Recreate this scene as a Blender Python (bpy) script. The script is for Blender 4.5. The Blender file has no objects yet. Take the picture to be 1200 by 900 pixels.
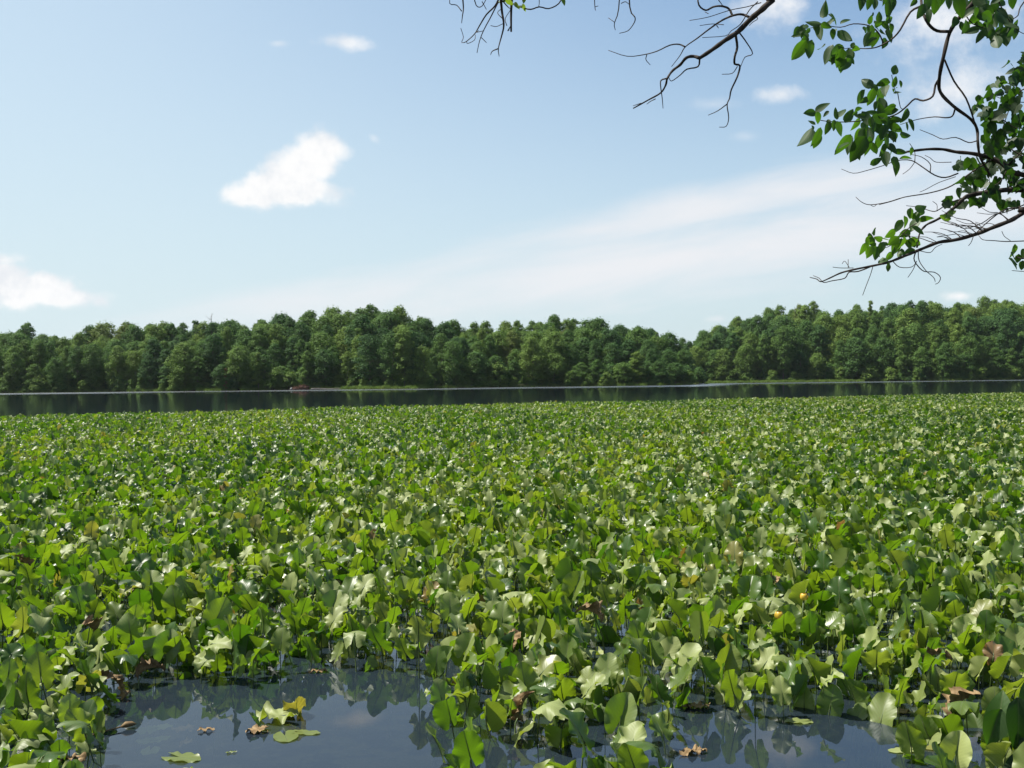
import bpy, math, random
import numpy as np
from mathutils import Vector, Matrix, Euler

R = math.radians
scene = bpy.context.scene
COL = scene.collection
rng = np.random.default_rng(7)
random.seed(7)

# ------------------------------------------------------------------ camera
CAM_H = 2.0
F = 1167.0
PITCH = -R(0.245)
ROLL = R(0.67)
r0 = Vector((1, 0, 0)); fw = Vector((0, math.cos(PITCH), math.sin(PITCH))); u0 = r0.cross(fw)
c_r = r0 * math.cos(ROLL) - u0 * math.sin(ROLL)
c_u = r0 * math.sin(ROLL) + u0 * math.cos(ROLL)
CAM = Vector((0, 0, CAM_H))
cam_data = bpy.data.cameras.new('camera'); cam = bpy.data.objects.new('camera', cam_data); COL.objects.link(cam)
cam_data.sensor_width = 36; cam_data.lens = 36 * F / 1200; cam_data.clip_end = 6000; cam_data.clip_start = 0.05
m = Matrix(((c_r.x, c_u.x, -fw.x, 0), (c_r.y, c_u.y, -fw.y, 0), (c_r.z, c_u.z, -fw.z, CAM_H), (0, 0, 0, 1)))
cam.matrix_world = m
scene.camera = cam
scene.render.resolution_x = 1024; scene.render.resolution_y = 768

def ray(px, py):
    return fw + c_r * ((px - 600) / F) + c_u * ((450 - py) / F)
def pt(px, py, depth):                       # a point of the place, at a distance along the view
    return CAM + ray(px, py) * depth
def ground(px, py, z=0.0):
    d = ray(px, py); return CAM + d * ((z - CAM_H) / d.z)
def project(p):
    v = Vector(p) - CAM; dz = v.dot(fw)
    return 600 + F * v.dot(c_r) / dz, 450 - F * v.dot(c_u) / dz, dz
def horizon(px):
    return 452 - 0.0117 * px

# ------------------------------------------------------------------ light
SUN_EL, SUN_AZ = 58.0, -76.0                 # azimuth measured from the view direction, minus is to the left
scene.view_settings.view_transform = 'Standard'; scene.view_settings.look = 'None'
EXPOSURE = 0.8
scene.view_settings.exposure = EXPOSURE; scene.view_settings.gamma = 1.0
scene.view_settings.use_curve_mapping = False
SKY_STRENGTH = 0.075
sd = Vector((math.sin(R(SUN_AZ)) * math.cos(R(SUN_EL)), math.cos(R(SUN_AZ)) * math.cos(R(SUN_EL)), math.sin(R(SUN_EL))))
sun_d = bpy.data.lights.new('sun', 'SUN'); sun_d.energy = 5.0; sun_d.angle = R(0.5); sun_d.color = (1.0, 0.95, 0.86)
sun = bpy.data.objects.new('sun', sun_d); COL.objects.link(sun)
sun.rotation_euler = sd.to_track_quat('Z', 'Y').to_euler(); sun.location = (0, 0, 60)

world = bpy.data.worlds.new('World'); scene.world = world; world.use_nodes = True
W = world.node_tree; W.nodes.clear()

class NT:
    """short hand for wiring nodes"""
    def __init__(s, tree): s.t = tree
    def n(s, kind, **kw):
        nd = s.t.nodes.new(kind)
        for k, v in kw.items(): setattr(nd, k, v)
        return nd
    def put(s, sock, v):
        if v is None: return
        if isinstance(v, bpy.types.NodeSocket): s.t.links.new(v, sock)
        else: sock.default_value = v
    def m(s, op, a, b=None, c=None, clamp=False):
        nd = s.n('ShaderNodeMath', operation=op); nd.use_clamp = clamp
        s.put(nd.inputs[0], a); s.put(nd.inputs[1], b); s.put(nd.inputs[2], c)
        return nd.outputs[0]
    def mix(s, f, a, b):
        nd = s.n('ShaderNodeMix', data_type='RGBA'); s.put(nd.inputs[0], f); s.put(nd.inputs[6], a); s.put(nd.inputs[7], b)
        return nd.outputs[2]
    def step(s, x, lo, hi, a=0.0, b=1.0):
        nd = s.n('ShaderNodeMapRange', interpolation_type='SMOOTHSTEP'); s.put(nd.inputs[0], x)
        s.put(nd.inputs[1], lo); s.put(nd.inputs[2], hi); s.put(nd.inputs[3], a); s.put(nd.inputs[4], b)
        return nd.outputs[0]
    def noise(s, vec, scale, detail=4, rough=0.55, dist=0.0, dim='3D'):
        nd = s.n('ShaderNodeTexNoise', noise_dimensions=dim); s.put(nd.inputs['Vector'], vec)
        nd.inputs['Scale'].default_value = scale; nd.inputs['Detail'].default_value = detail
        nd.inputs['Roughness'].default_value = rough; nd.inputs['Distortion'].default_value = dist
        return nd.outputs[0]
    def comb(s, x, y, z=0.0):
        nd = s.n('ShaderNodeCombineXYZ'); s.put(nd.inputs[0], x); s.put(nd.inputs[1], y); s.put(nd.inputs[2], z)
        return nd.outputs[0]
    def ramp(s, f, stops):
        nd = s.n('ShaderNodeValToRGB'); s.put(nd.inputs[0], f); cr = nd.color_ramp
        while len(cr.elements) < len(stops): cr.elements.new(0.5)
        for e, (p, c) in zip(cr.elements, stops): e.position = p; e.color = (*c, 1)
        return nd.outputs[0]

def uv_dir(px, py):
    d = ray(px, py); return d.x / d.y, d.z / d.y

w = NT(W)
sky = w.n('ShaderNodeTexSky', sky_type='NISHITA'); sky.sun_disc = False
sky.sun_elevation = R(SUN_EL); sky.sun_rotation = R(SUN_AZ); sky.air_density = 1.0; sky.dust_density = 1.6; sky.ozone_density = 1.0
tc = w.n('ShaderNodeTexCoord'); sp = w.n('ShaderNodeSeparateXYZ'); W.links.new(tc.outputs['Generated'], sp.inputs[0])
dy = w.m('MAXIMUM', sp.outputs[1], 0.02)
U = w.m('DIVIDE', sp.outputs[0], dy); V = w.m('DIVIDE', sp.outputs[2], dy)
P = w.comb(U, V)
nA = w.noise(P, 34, 8, 0.60); nB = w.noise(P, 22, 6, 0.6)
bil = w.m('SUBTRACT', nA, 0.5)
def puff(px, py, wpx, hpx, ang=0.0, soft=0.35, jag=1.5, flat=None, op=1.0):
    """one cumulus lobe, as a direction in the sky"""
    cu, cv = uv_dir(px, py); ca, sa = math.cos(R(ang)), math.sin(R(ang))
    du = w.m('SUBTRACT', U, cu); dv = w.m('SUBTRACT', V, cv)
    a = w.m('ADD', w.m('MULTIPLY', du, ca), w.m('MULTIPLY', dv, sa)); b = w.m('SUBTRACT', w.m('MULTIPLY', dv, ca), w.m('MULTIPLY', du, sa))
    a = w.m('DIVIDE', a, wpx / F); b = w.m('DIVIDE', b, hpx / F)
    q = w.m('SQRT', w.m('ADD', w.m('MULTIPLY', a, a), w.m('MULTIPLY', b, b)))
    x = w.m('ADD', w.m('SUBTRACT', 1.0, q), w.m('MULTIPLY', bil, jag))
    k = w.step(x, 0.0, soft)
    if flat is not None:
        fv = uv_dir(px, flat)[1]
        k = w.m('MULTIPLY', k, w.step(w.m('ADD', V, w.m('MULTIPLY', bil, 0.02)), fv - 0.006, fv + 0.006))
    return w.m('MULTIPLY', k, op) if op != 1.0 else k
def union(ks):
    o = ks[0]
    for k in ks[1:]: o = w.m('MAXIMUM', o, k)
    return o
dense = union([
    puff(368, 184, 50, 37, 25, 0.55, 1.15, 243), puff(340, 205, 56, 37, 25, 0.55, 1.15, 243), puff(310, 222, 52, 28, 15, 0.55, 1.2, 243),
    puff(288, 229, 38, 19, 0, 0.6, 1.3, 243), puff(345, 226, 66, 24, 0, 0.6, 1.2, 243), puff(394, 176, 26, 22, 0, 0.8, 1.4),
    puff(405, 50, 42, 13, -5, 1.0, 1.6, None, 0.8), puff(327, 51, 18, 6, 0, 1.3, 1.6, None, 0.45), puff(438, 162, 9, 6, -40, 1.2, 1.5, None, 0.4),
    puff(915, 111, 42, 15, 0, 1.1, 1.7, None, 0.72), puff(905, 8, 58, 34, 10, 1.2, 1.6, None, 0.95), puff(1120, 105, 100, 46, 15, 1.3, 1.7, None, 0.85),
    puff(1110, 25, 115, 50, 10, 1.2, 1.7, None, 0.92), puff(836, 122, 40, 10, 0, 1.5, 1.7, None, 0.3), puff(872, 160, 26, 9, 0, 1.5, 1.7, None, 0.25),
    puff(35, 342, 74, 27, 0, 0.5, 1.3, 361), puff(72, 350, 66, 17, 0, 0.6, 1.3, 361), puff(0, 325, 48, 24, 0, 0.6, 1.3, 361), puff(52, 330, 30, 16, 0, 0.6, 1.3), puff(4, 304, 34, 12, 0, 0.9, 1.5, None, 0.85),
    puff(1124, 347, 24, 9, 0, 0.9, 1.4), puff(840, 374, 20, 6, 0, 1.2, 1.4, None, 0.6), puff(385, 238, 30, 8, 0, 1.5, 1.6, None, 0.4),
])
# thin high cloud: two streaks that thin out, stretched along their own length
def streak(px, py, lpx, hpx, ang, op, sc):
    cu, cv = uv_dir(px, py); ca, sa = math.cos(R(ang)), math.sin(R(ang))
    du = w.m('SUBTRACT', U, cu); dv = w.m('SUBTRACT', V, cv)
    a = w.m('ADD', w.m('MULTIPLY', du, ca), w.m('MULTIPLY', dv, sa)); b = w.m('SUBTRACT', w.m('MULTIPLY', dv, ca), w.m('MULTIPLY', du, sa))
    ns = w.noise(w.comb(w.m('MULTIPLY', a, 3.0), w.m('MULTIPLY', b, 16.0), sc), 1.6, 6, 0.6, 0.4)
    a = w.m('DIVIDE', a, lpx / F); b = w.m('DIVIDE', b, hpx / F)
    q = w.m('SQRT', w.m('ADD', w.m('MULTIPLY', a, a), w.m('MULTIPLY', b, b)))
    x = w.m('ADD', w.m('SUBTRACT', 1.0, q), w.m('MULTIPLY', w.m('SUBTRACT', ns, 0.5), 1.5))
    return w.m('MULTIPLY', w.step(x, -0.15, 1.05), op)
thin = union([streak(880, 288, 680, 62, 8.5, 0.95, 1.0), streak(860, 236, 460, 32, 10, 0.92, 5.0), streak(430, 345, 330, 44, 8, 0.7, 9.0), streak(1130, 235, 230, 76, 5, 0.78, 3.0)])
CW = 1.0 / (SKY_STRENGTH * 2 ** EXPOSURE)
puffs = w.mix(w.step(nB, 0.34, 0.56), (0.83 * CW, 0.86 * CW, 0.90 * CW, 1), (1.0 * CW, 1.0 * CW, 1.0 * CW, 1))
veil = w.step(V, -0.05, 0.48, 0.82, 0.03)    # moist summer air paling the sky low down
left = w.step(U, -0.62, 0.40, 0.60, 0.0)     # and on the side the sun stands
veil = w.m('MAXIMUM', veil, 0.0)
vf = w.m('SUBTRACT', 1.0, w.m('MULTIPLY', w.m('SUBTRACT', 1.0, veil), w.m('SUBTRACT', 1.0, left)))
tinted = w.n('ShaderNodeMix', data_type='RGBA', blend_type='MULTIPLY'); tinted.inputs[0].default_value = 1.0
W.links.new(sky.outputs[0], tinted.inputs[6]); tinted.inputs[7].default_value = (0.93, 1.13, 1.22, 1)
col = w.mix(vf, tinted.outputs[2], (0.70 * CW, 0.83 * CW, 0.88 * CW, 1))
col = w.mix(thin, col, (0.87 * CW, 0.88 * CW, 0.91 * CW, 1))
col = w.mix(dense, col, puffs)
up = w.step(sp.outputs[1], 0.02, 0.06)
col = w.mix(up, sky.outputs[0], col)
bg = w.n('ShaderNodeBackground'); W.links.new(col, bg.inputs[0]); bg.inputs[1].default_value = SKY_STRENGTH
wo = w.n('ShaderNodeOutputWorld'); W.links.new(bg.outputs[0], wo.inputs[0])

scene.cycles.max_bounces = 6; scene.cycles.diffuse_bounces = 2; scene.cycles.glossy_bounces = 3
scene.cycles.transmission_bounces = 4; scene.cycles.transparent_max_bounces = 8
scene.cycles.caustics_reflective = False; scene.cycles.caustics_refractive = False
scene.cycles.use_denoising = True

# ------------------------------------------------------------------ helpers
def smooth(a, b, x):
    t = np.clip((np.asarray(x, float) - a) / (b - a), 0, 1); return t * t * (3 - 2 * t)

def make_mesh(name, verts, faces, mats=(), uv=None, shade=True, midx=None):
    me = bpy.data.meshes.new(name)
    me.from_pydata([tuple(v) for v in verts], [], [tuple(f) for f in faces])
    for mt in mats: me.materials.append(mt)
    if uv is not None:
        lay = me.uv_layers.new(name='UVMap')
        li = np.empty(len(me.loops), np.int32); me.loops.foreach_get('vertex_index', li)
        lay.data.foreach_set('uv', np.asarray(uv, np.float32)[li].ravel())
    if shade: me.polygons.foreach_set('use_smooth', [True] * len(me.polygons))
    if midx is not None: me.polygons.foreach_set('material_index', midx)
    me.update(); return me

def link(name, me, parent=None):
    o = bpy.data.objects.new(name, me); COL.objects.link(o)
    if parent is not None: o.parent = parent
    return o
def tag(o, label=None, cat=None, group=None, kind=None):
    if label: o['label'] = label
    if cat: o['category'] = cat
    if group: o['group'] = group
    if kind: o['kind'] = kind
    return o
def thing(name, label, cat, loc, rz=0.0, group=None):
    o = bpy.data.objects.new(name, None); COL.objects.link(o); o.empty_display_size = 0.1
    o.location = loc; o.rotation_euler = (0, 0, rz)
    return tag(o, label, cat, group)

class MB:
    """collects shapes for ONE mesh"""
    def __init__(s): s.v = []; s.f = []; s.uv = []
    def add(s, v, f, uv=None):
        k = len(s.v); s.v += [tuple(x) for x in v]; s.f += [tuple(i + k for i in q) for q in f]
        s.uv += list(uv) if uv is not None else [(0.5, 0.5)] * len(v)
    def tube(s, pts, rad, n=6, cap=True):
        pts = [Vector(p) for p in pts]; v = []; f = []; up = None
        for i, p in enumerate(pts):
            t = (pts[min(i + 1, len(pts) - 1)] - pts[max(i - 1, 0)]).normalized()
            if up is None: up = t.orthogonal().normalized()
            up = (up - t * up.dot(t)); up = up.normalized() if up.length > 1e-6 else t.orthogonal().normalized()
            b = t.cross(up)
            for k in range(n):
                a = 2 * math.pi * k / n; v.append(p + (up * math.cos(a) + b * math.sin(a)) * rad[i])
        for i in range(len(pts) - 1):
            for k in range(n):
                f.append((i * n + k, i * n + (k + 1) % n, (i + 1) * n + (k + 1) % n, (i + 1) * n + k))
        if cap: f.append(tuple(range(n))[::-1]); f.append(tuple((len(pts) - 1) * n + k for k in range(n)))
        s.add(v, f)
    def mesh(s, name, *mats, shade=True): return make_mesh(name, s.v, s.f, mats, s.uv, shade)

def spline(pts, sub=4):
    """Catmull-Rom through points with radius as 4th value"""
    a = np.array(pts, float)
    if len(a) < 3: sub = max(sub, 2)
    e = np.vstack([2 * a[0] - a[1], a, 2 * a[-1] - a[-2]]); out = []
    for i in range(1, len(e) - 2):
        for k in range(sub):
            t = k / sub
            out.append(0.5 * (2 * e[i] + (e[i + 1] - e[i - 1]) * t + (2 * e[i - 1] - 5 * e[i] + 4 * e[i + 1] - e[i + 2]) * t * t + (3 * e[i] - e[i - 1] - 3 * e[i + 1] + e[i + 2]) * t ** 3))
    out.append(a[-1]); return np.array(out)

# ------------------------------------------------------------------ materials
def new_mat(name):
    mt = bpy.data.materials.new(name); mt.use_nodes = True; mt.node_tree.nodes.clear()
    return mt, NT(mt.node_tree)
def finish(n, sh):
    o = n.n('ShaderNodeOutputMaterial'); n.t.links.new(sh, o.inputs[0])
def principled(n, base, rough=0.5, spec=0.5, normal=None):
    p = n.n('ShaderNodeBsdfPrincipled'); n.put(p.inputs['Base Color'], base); n.put(p.inputs['Roughness'], rough)
    n.put(p.inputs['Specular IOR Level'], spec)
    if normal is not None: n.put(p.inputs['Normal'], normal)
    return p.outputs[0]
def bump(n, h, strength=0.3, dist=0.01):
    b = n.n('ShaderNodeBump'); b.inputs['Strength'].default_value = strength; b.inputs['Distance'].default_value = dist
    n.put(b.inputs['Height'], h); return b.outputs[0]
def shader_mix(n, f, a, b):
    x = n.n('ShaderNodeMixShader'); n.put(x.inputs[0], f); n.t.links.new(a, x.inputs[1]); n.t.links.new(b, x.inputs[2]); return x.outputs[0]

def leaf_material(name, stops, trans_stops, rough=0.36, spec=0.5, trans=0.42, vein_n=9.0, vein_slope=0.8, patch=True, painted_sheen=True):
    mt, n = new_mat(name)
    at = n.n('ShaderNodeAttribute', attribute_type='INSTANCER', attribute_name='tint')
    uv = n.n('ShaderNodeUVMap'); s = n.n('ShaderNodeSeparateXYZ'); n.t.links.new(uv.outputs[0], s.inputs[0])
    ax = n.m('ABSOLUTE', n.m('SUBTRACT', s.outputs[0], 0.5)); y = s.outputs[1]
    mid = n.step(ax, 0.008, 0.03, 1.0, 0.0)
    fr = n.m('FRACT', n.m('MULTIPLY', n.m('SUBTRACT', y, n.m('MULTIPLY', ax, vein_slope)), vein_n))
    tri = n.m('ABSOLUTE', n.m('SUBTRACT', fr, 0.5))
    vein = n.step(tri, 0.02, 0.10, 1.0, 0.0)
    base = n.ramp(at.outputs['Fac'], stops); tcol = n.ramp(at.outputs['Fac'], trans_stops)
    if patch:
        oi = n.n('ShaderNodeObjectInfo'); tcn = n.n('ShaderNodeTexCoord')
        loc = n.n('ShaderNodeVectorMath', operation='ADD'); n.t.links.new(tcn.outputs['Object'], loc.inputs[0]); n.t.links.new(oi.outputs['Location'], loc.inputs[1])
        ns = n.noise(loc.outputs[0], 16, 4, 0.6)
        base = n.mix(n.step(ns, 0.55, 0.75, 0.0, 0.35), base, (0.13, 0.17, 0.035, 1))
        spots = n.noise(loc.outputs[0], 70, 2, 0.5)
        base = n.mix(n.step(spots, 0.66, 0.72, 0.0, 0.7), base, (0.16, 0.09, 0.03, 1))
    base = n.mix(n.m('MULTIPLY', mid, 0.45), base, (0.17, 0.22, 0.08, 1))
    base = n.mix(n.m('MULTIPLY', vein, 0.16), base, (0.16, 0.22, 0.07, 1))
    tcol = n.mix(n.m('MULTIPLY', n.m('MAXIMUM', mid, n.m('MULTIPLY', vein, 0.35)), 0.8), tcol, (0.02, 0.05, 0.005, 1))
    if painted_sheen:  # pale sky and sun sheen painted into the base colour of upper faces
        gb = n.n('ShaderNodeNewGeometry'); sheen_col = n.mix(0.72, base, (0.41, 0.46, 0.17, 1)); keepc = n.step(at.outputs['Fac'], 0.88, 0.92, 1.0, 0.0)
        oiw = n.n('ShaderNodeObjectInfo'); amt = n.m('MULTIPLY', n.m('MULTIPLY', n.m('SUBTRACT', 1.0, gb.outputs['Backfacing']), keepc), n.step(oiw.outputs['Random'], 0.28, 1.0, 0.0, 1.0))
        base = n.mix(amt, base, sheen_col)
    nb = bump(n, n.m('MULTIPLY', tri, n.step(ax, 0.0, 0.1)), 0.14, 0.005)
    oi2 = n.n('ShaderNodeObjectInfo')
    sh = principled(n, base, n.m('ADD', rough - 0.10, n.m('MULTIPLY', oi2.outputs['Random'], 0.22)), spec, nb)
    tr = n.n('ShaderNodeBsdfTranslucent'); n.put(tr.inputs[0], tcol)
    finish(n, shader_mix(n, trans, sh, tr.outputs[0])); return mt

M_PAD = leaf_material('pad_leaf',
    [(0.0, (0.022, 0.058, 0.010)), (0.30, (0.050, 0.104, 0.016)), (0.60, (0.120, 0.175, 0.026)), (0.86, (0.19, 0.23, 0.06)), (0.93, (0.30, 0.23, 0.06)), (1.0, (0.24, 0.15, 0.07))],
    [(0.0, (0.07, 0.19, 0.004)), (0.30, (0.15, 0.30, 0.005)), (0.60, (0.25, 0.38, 0.010)), (0.86, (0.30, 0.36, 0.03)), (0.93, (0.40, 0.28, 0.03)), (1.0, (0.26, 0.12, 0.04))], rough=0.45, spec=0.62, trans=0.40)
M_TWIGLEAF = leaf_material('branch_leaf',
    [(0.0, (0.015, 0.040, 0.011)), (0.3, (0.030, 0.070, 0.016)), (0.6, (0.048, 0.100, 0.020)), (1.0, (0.11, 0.17, 0.03))],
    [(0.0, (0.025, 0.08, 0.004)), (0.3, (0.08, 0.21, 0.008)), (0.6, (0.14, 0.32, 0.010)), (1.0, (0.30, 0.45, 0.03))], rough=0.55, trans=0.42, vein_n=8, vein_slope=1.0, patch=False, painted_sheen=False)

def simple(name, c1, c2, scale, rough=0.8, spec=0.2, bstr=0.4, bdist=0.02, detail=5, stretch=None):
    mt, n = new_mat(name); tcn = n.n('ShaderNodeTexCoord'); vec = tcn.outputs['Object']
    if stretch:
        mp = n.n('ShaderNodeMapping'); n.t.links.new(vec, mp.inputs[0]); mp.inputs['Scale'].default_value = stretch; vec = mp.outputs[0]
    ns = n.noise(vec, scale, detail, 0.6)
    finish(n, principled(n, n.mix(n.step(ns, 0.3, 0.7), (*c1, 1), (*c2, 1)), rough, spec, bump(n, ns, bstr, bdist))); return mt
M_STEM = simple('stem_green', (0.05, 0.09, 0.02), (0.10, 0.13, 0.035), 25, 0.45, 0.4, 0.2, 0.002)
M_BARK = simple('bark', (0.022, 0.017, 0.014), (0.07, 0.056, 0.046), 14, 0.9, 0.2, 0.6, 0.01, 6, (1, 1, 0.4))
M_FARBARK = simple('far_bark', (0.10, 0.08, 0.06), (0.22, 0.19, 0.16), 3, 0.9, 0.1, 0.5, 0.05)
M_SNAG = simple('bleached_wood', (0.16, 0.145, 0.125), (0.28, 0.26, 0.23), 3, 0.85, 0.1, 0.4, 0.03)
M_DRY = simple('dry_leaf', (0.13, 0.080, 0.035), (0.27, 0.185, 0.085), 30, 0.7, 0.3, 0.6, 0.004)
M_YELLOW = simple('yellow_petal', (0.50, 0.30, 0.02), (0.62, 0.42, 0.05), 40, 0.4, 0.5, 0.2, 0.002)
M_BRUSH = simple('brown_brush', (0.085, 0.045, 0.034), (0.17, 0.10, 0.072), 2.2, 0.95, 0.1, 0.7, 0.15)
M_ROCK = simple('grey_rock', (0.11, 0.11, 0.105), (0.22, 0.22, 0.21), 2.0, 0.85, 0.2, 0.5, 0.1)

def crown_material():
    mt, n = new_mat('tree_crown')
    at = n.n('ShaderNodeAttribute', attribute_type='INSTANCER', attribute_name='tint')
    geo = n.n('ShaderNodeNewGeometry'); ns = n.noise(geo.outputs['Position'], 0.55, 3, 0.6)
    stops = [(0.0, (0.060, 0.130, 0.038)), (0.3, (0.092, 0.178, 0.040)), (0.6, (0.138, 0.225, 0.046)), (0.85, (0.165, 0.250, 0.050)), (0.95, (0.14, 0.12, 0.05)), (1.0, (0.20, 0.09, 0.05))]
    base = n.ramp(at.outputs['Fac'], stops)
    hv = n.n('ShaderNodeHueSaturation'); n.put(hv.inputs['Color'], base); n.put(hv.inputs['Value'], n.step(ns, 0.25, 0.75, 0.72, 1.3))
    sh = principled(n, hv.outputs[0], 0.6, 0.12)
    tr = n.n('ShaderNodeBsdfTranslucent'); n.put(tr.inputs[0], hv.outputs[0])
    finish(n, shader_mix(n, 0.35, sh, tr.outputs[0])); return mt
M_CROWN = crown_material()

def ground_material():
    mt, n = new_mat('ground'); geo = n.n('ShaderNodeNewGeometry'); s = n.n('ShaderNodeSeparateXYZ'); n.t.links.new(geo.outputs['Position'], s.inputs[0])
    n1 = n.noise(geo.outputs['Position'], 0.9, 5, 0.6); n2 = n.noise(geo.outputs['Position'], 9, 5, 0.65)
    land = n.mix(n.step(n1, 0.35, 0.65), (0.035, 0.050, 0.018, 1), (0.055, 0.045, 0.028, 1))
    mud = n.mix(n.step(n2, 0.3, 0.7), (0.035, 0.040, 0.022, 1), (0.07, 0.062, 0.035, 1))
    base = n.mix(n.step(s.outputs[2], -0.05, 0.12), mud, land)
    finish(n, principled(n, base, 0.95, 0.1, bump(n, n2, 0.5, 0.05))); return mt
M_GROUND = ground_material()

def water_material():
    mt, n = new_mat('lake_water'); geo = n.n('ShaderNodeNewGeometry'); pos = geo.outputs['Position']
    s = n.n('ShaderNodeSeparateXYZ'); n.t.links.new(pos, s.inputs[0]); X, Y = s.outputs[0], s.outputs[1]
    # breeze: a ruffled lane along the far shore, calm elsewhere
    wob = n.m('MULTIPLY', n.m('SUBTRACT', n.noise(n.comb(n.m('MULTIPLY', X, 0.02), n.m('MULTIPLY', Y, 0.03)), 1.0, 3, 0.5), 0.5), 40.0)
    yy = n.m('ADD', Y, wob)
    lane = n.m('MULTIPLY', n.step(n.m('SUBTRACT', yy, n.m('MULTIPLY', n.step(X, 40, 70), 62.0)), 195, 245), n.step(n.m('SUBTRACT', Y, n.m('MULTIPLY', n.step(X, 40, 70), 70.0)), 262, 274, 1.0, 0.0))
    fine = n.noise(n.comb(X, n.m('MULTIPLY', Y, 1.0)), 5.0, 3, 0.55); swell = n.noise(n.comb(n.m('MULTIPLY', X, 0.5), Y), 0.7, 3, 0.5)
    h = n.m('ADD', n.m('MULTIPLY', fine, 0.010), n.m('MULTIPLY', swell, 0.03))
    far = n.step(Y, 20, 90, 0.006, 0.13)
    b = n.n('ShaderNodeBump'); n.put(b.inputs['Height'], h); b.inputs['Distance'].default_value = 1.0; n.put(b.inputs['Strength'], far)
    fr = n.n('ShaderNodeFresnel'); fr.inputs[0].default_value = 1.40; n.put(fr.inputs['Normal'], b.outputs[0])
    gl = n.n('ShaderNodeBsdfGlossy'); gl.inputs[0].default_value = (0.95, 0.97, 1, 1); n.put(gl.inputs['Normal'], b.outputs[0])
    n.put(gl.inputs['Roughness'], n.m('ADD', 0.015, n.m('MULTIPLY', lane, 0.17)))
    tr = n.n('ShaderNodeBsdfTransparent'); tr.inputs[0].default_value = (0.55, 0.60, 0.52, 1)
    df = n.n('ShaderNodeBsdfDiffuse'); df.inputs[0].default_value = (0.024, 0.037, 0.052, 1)
    body = shader_mix(n, 0.55, tr.outputs[0], df.outputs[0])
    finish(n, shader_mix(n, fr.outputs[0], body, gl.outputs[0])); return mt
M_WATER = water_material()

# ------------------------------------------------------------------ the setting: ground and lake
PROFILE = np.array([(-260, 384), (-60, 380), (0, 376), (40, 374), (75, 385), (110, 379), (150, 374), (200, 375), (245, 371), (300, 371), (350, 366), (400, 362), (440, 355), (480, 366), (520, 372),
                    (560, 375), (620, 371), (680, 370), (720, 377), (770, 380), (786, 386), (800, 394), (812, 408), (832, 430)], float)     # tops of the near wood
PROFILE_R = np.array([(720, 392), (790, 396), (812, 390), (835, 379), (850, 373), (900, 360), (935, 352), (970, 358), (1005, 355), (1050, 347), (1100, 350), (1150, 349), (1200, 346), (1500, 340)], float)
def px_of(x, y): return 600 + F * np.asarray(x) / np.asarray(y)
def shore(x):                                # the far waterline, a point of land running out, then a cove behind it
    x = np.asarray(x, float)
    return 270 + 8 * np.sin(x * 0.031) + 4 * np.sin(x * 0.11 + 1) + 88 * smooth(50, 66, x + 2 * np.sin(x)) - 10 * smooth(90, 160, x)
def near_shore(x):
    x = np.asarray(x, float)
    return 2.9 + 3.6 * smooth(2.9, 5.2, x) + 1.5 * smooth(3.4, 7, -x) + 0.25 * np.sin(1.7 * x)
def hill(x, y):
    """how high the land stands behind the far shore"""
    x = np.asarray(x, float); y = np.asarray(y, float); d = y - shore(x)
    px = px_of(x, np.maximum(y, 50)); top = np.where(x < 58, np.interp(px, PROFILE[:, 0], PROFILE[:, 1]), np.interp(px, PROFILE_R[:, 0], PROFILE_R[:, 1]))
    want = (452 - 0.0117 * px - top) / F * (np.where(x < 58, 335, 440)) + 2 - 17
    return np.maximum(want, 0.8) * smooth(4, 75, d) + 0.5 * smooth(-1, 5, d)
def terrain(x, y):
    x = np.asarray(x, float); y = np.asarray(y, float)
    dn = near_shore(x) - y; df = y - shore(x)
    lake = -0.55 - 1.6 * smooth(60, 120, y)
    z = lake + (0.0 - lake + 0.42) * smooth(-2.2, 1.6, dn)
    z = np.where(y > 150, lake + (0.0 - lake) * smooth(-12, 2, df) + hill(x, y), z)
    return z
def axis(segs):
    out = []
    for a, b, s in segs: out += list(np.arange(a, b, s))
    return np.array(out + [segs[-1][1]])
gx = axis([(-2600, -400, 220), (-400, -190, 15), (-190, -10, 5), (-10, 10, 0.4), (10, 250, 4), (250, 400, 15), (400, 2600, 220)])
gy = axis([(-80, -4, 8), (-4, 10, 0.35), (10, 30, 4), (30, 240, 15), (240, 400, 3), (400, 520, 12), (520, 3400, 240)])
GX, GY = np.meshgrid(gx, gy); GZ = terrain(GX, GY)
GZ = GZ + np.where((GZ > 0.1) & (GY < 20), 0.05 * np.sin(GX * 3.1) * np.sin(GY * 2.7), 0)
nx, ny = len(gx), len(gy)
gv = np.stack([GX.ravel(), GY.ravel(), GZ.ravel()], 1)
gf = [(j * nx + i, j * nx + i + 1, (j + 1) * nx + i + 1, (j + 1) * nx + i) for j in range(ny - 1) for i in range(nx - 1)]
tag(link('ground', make_mesh('ground', gv, gf, [M_GROUND])), kind='structure')
wv = [(-2500, -40, 0), (2500, -40, 0), (2500, 520, 0), (-2500, 520, 0)]
tag(link('lake_water', make_mesh('lake_water', wv, [(0, 1, 2, 3)], [M_WATER])), kind='structure')

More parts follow.
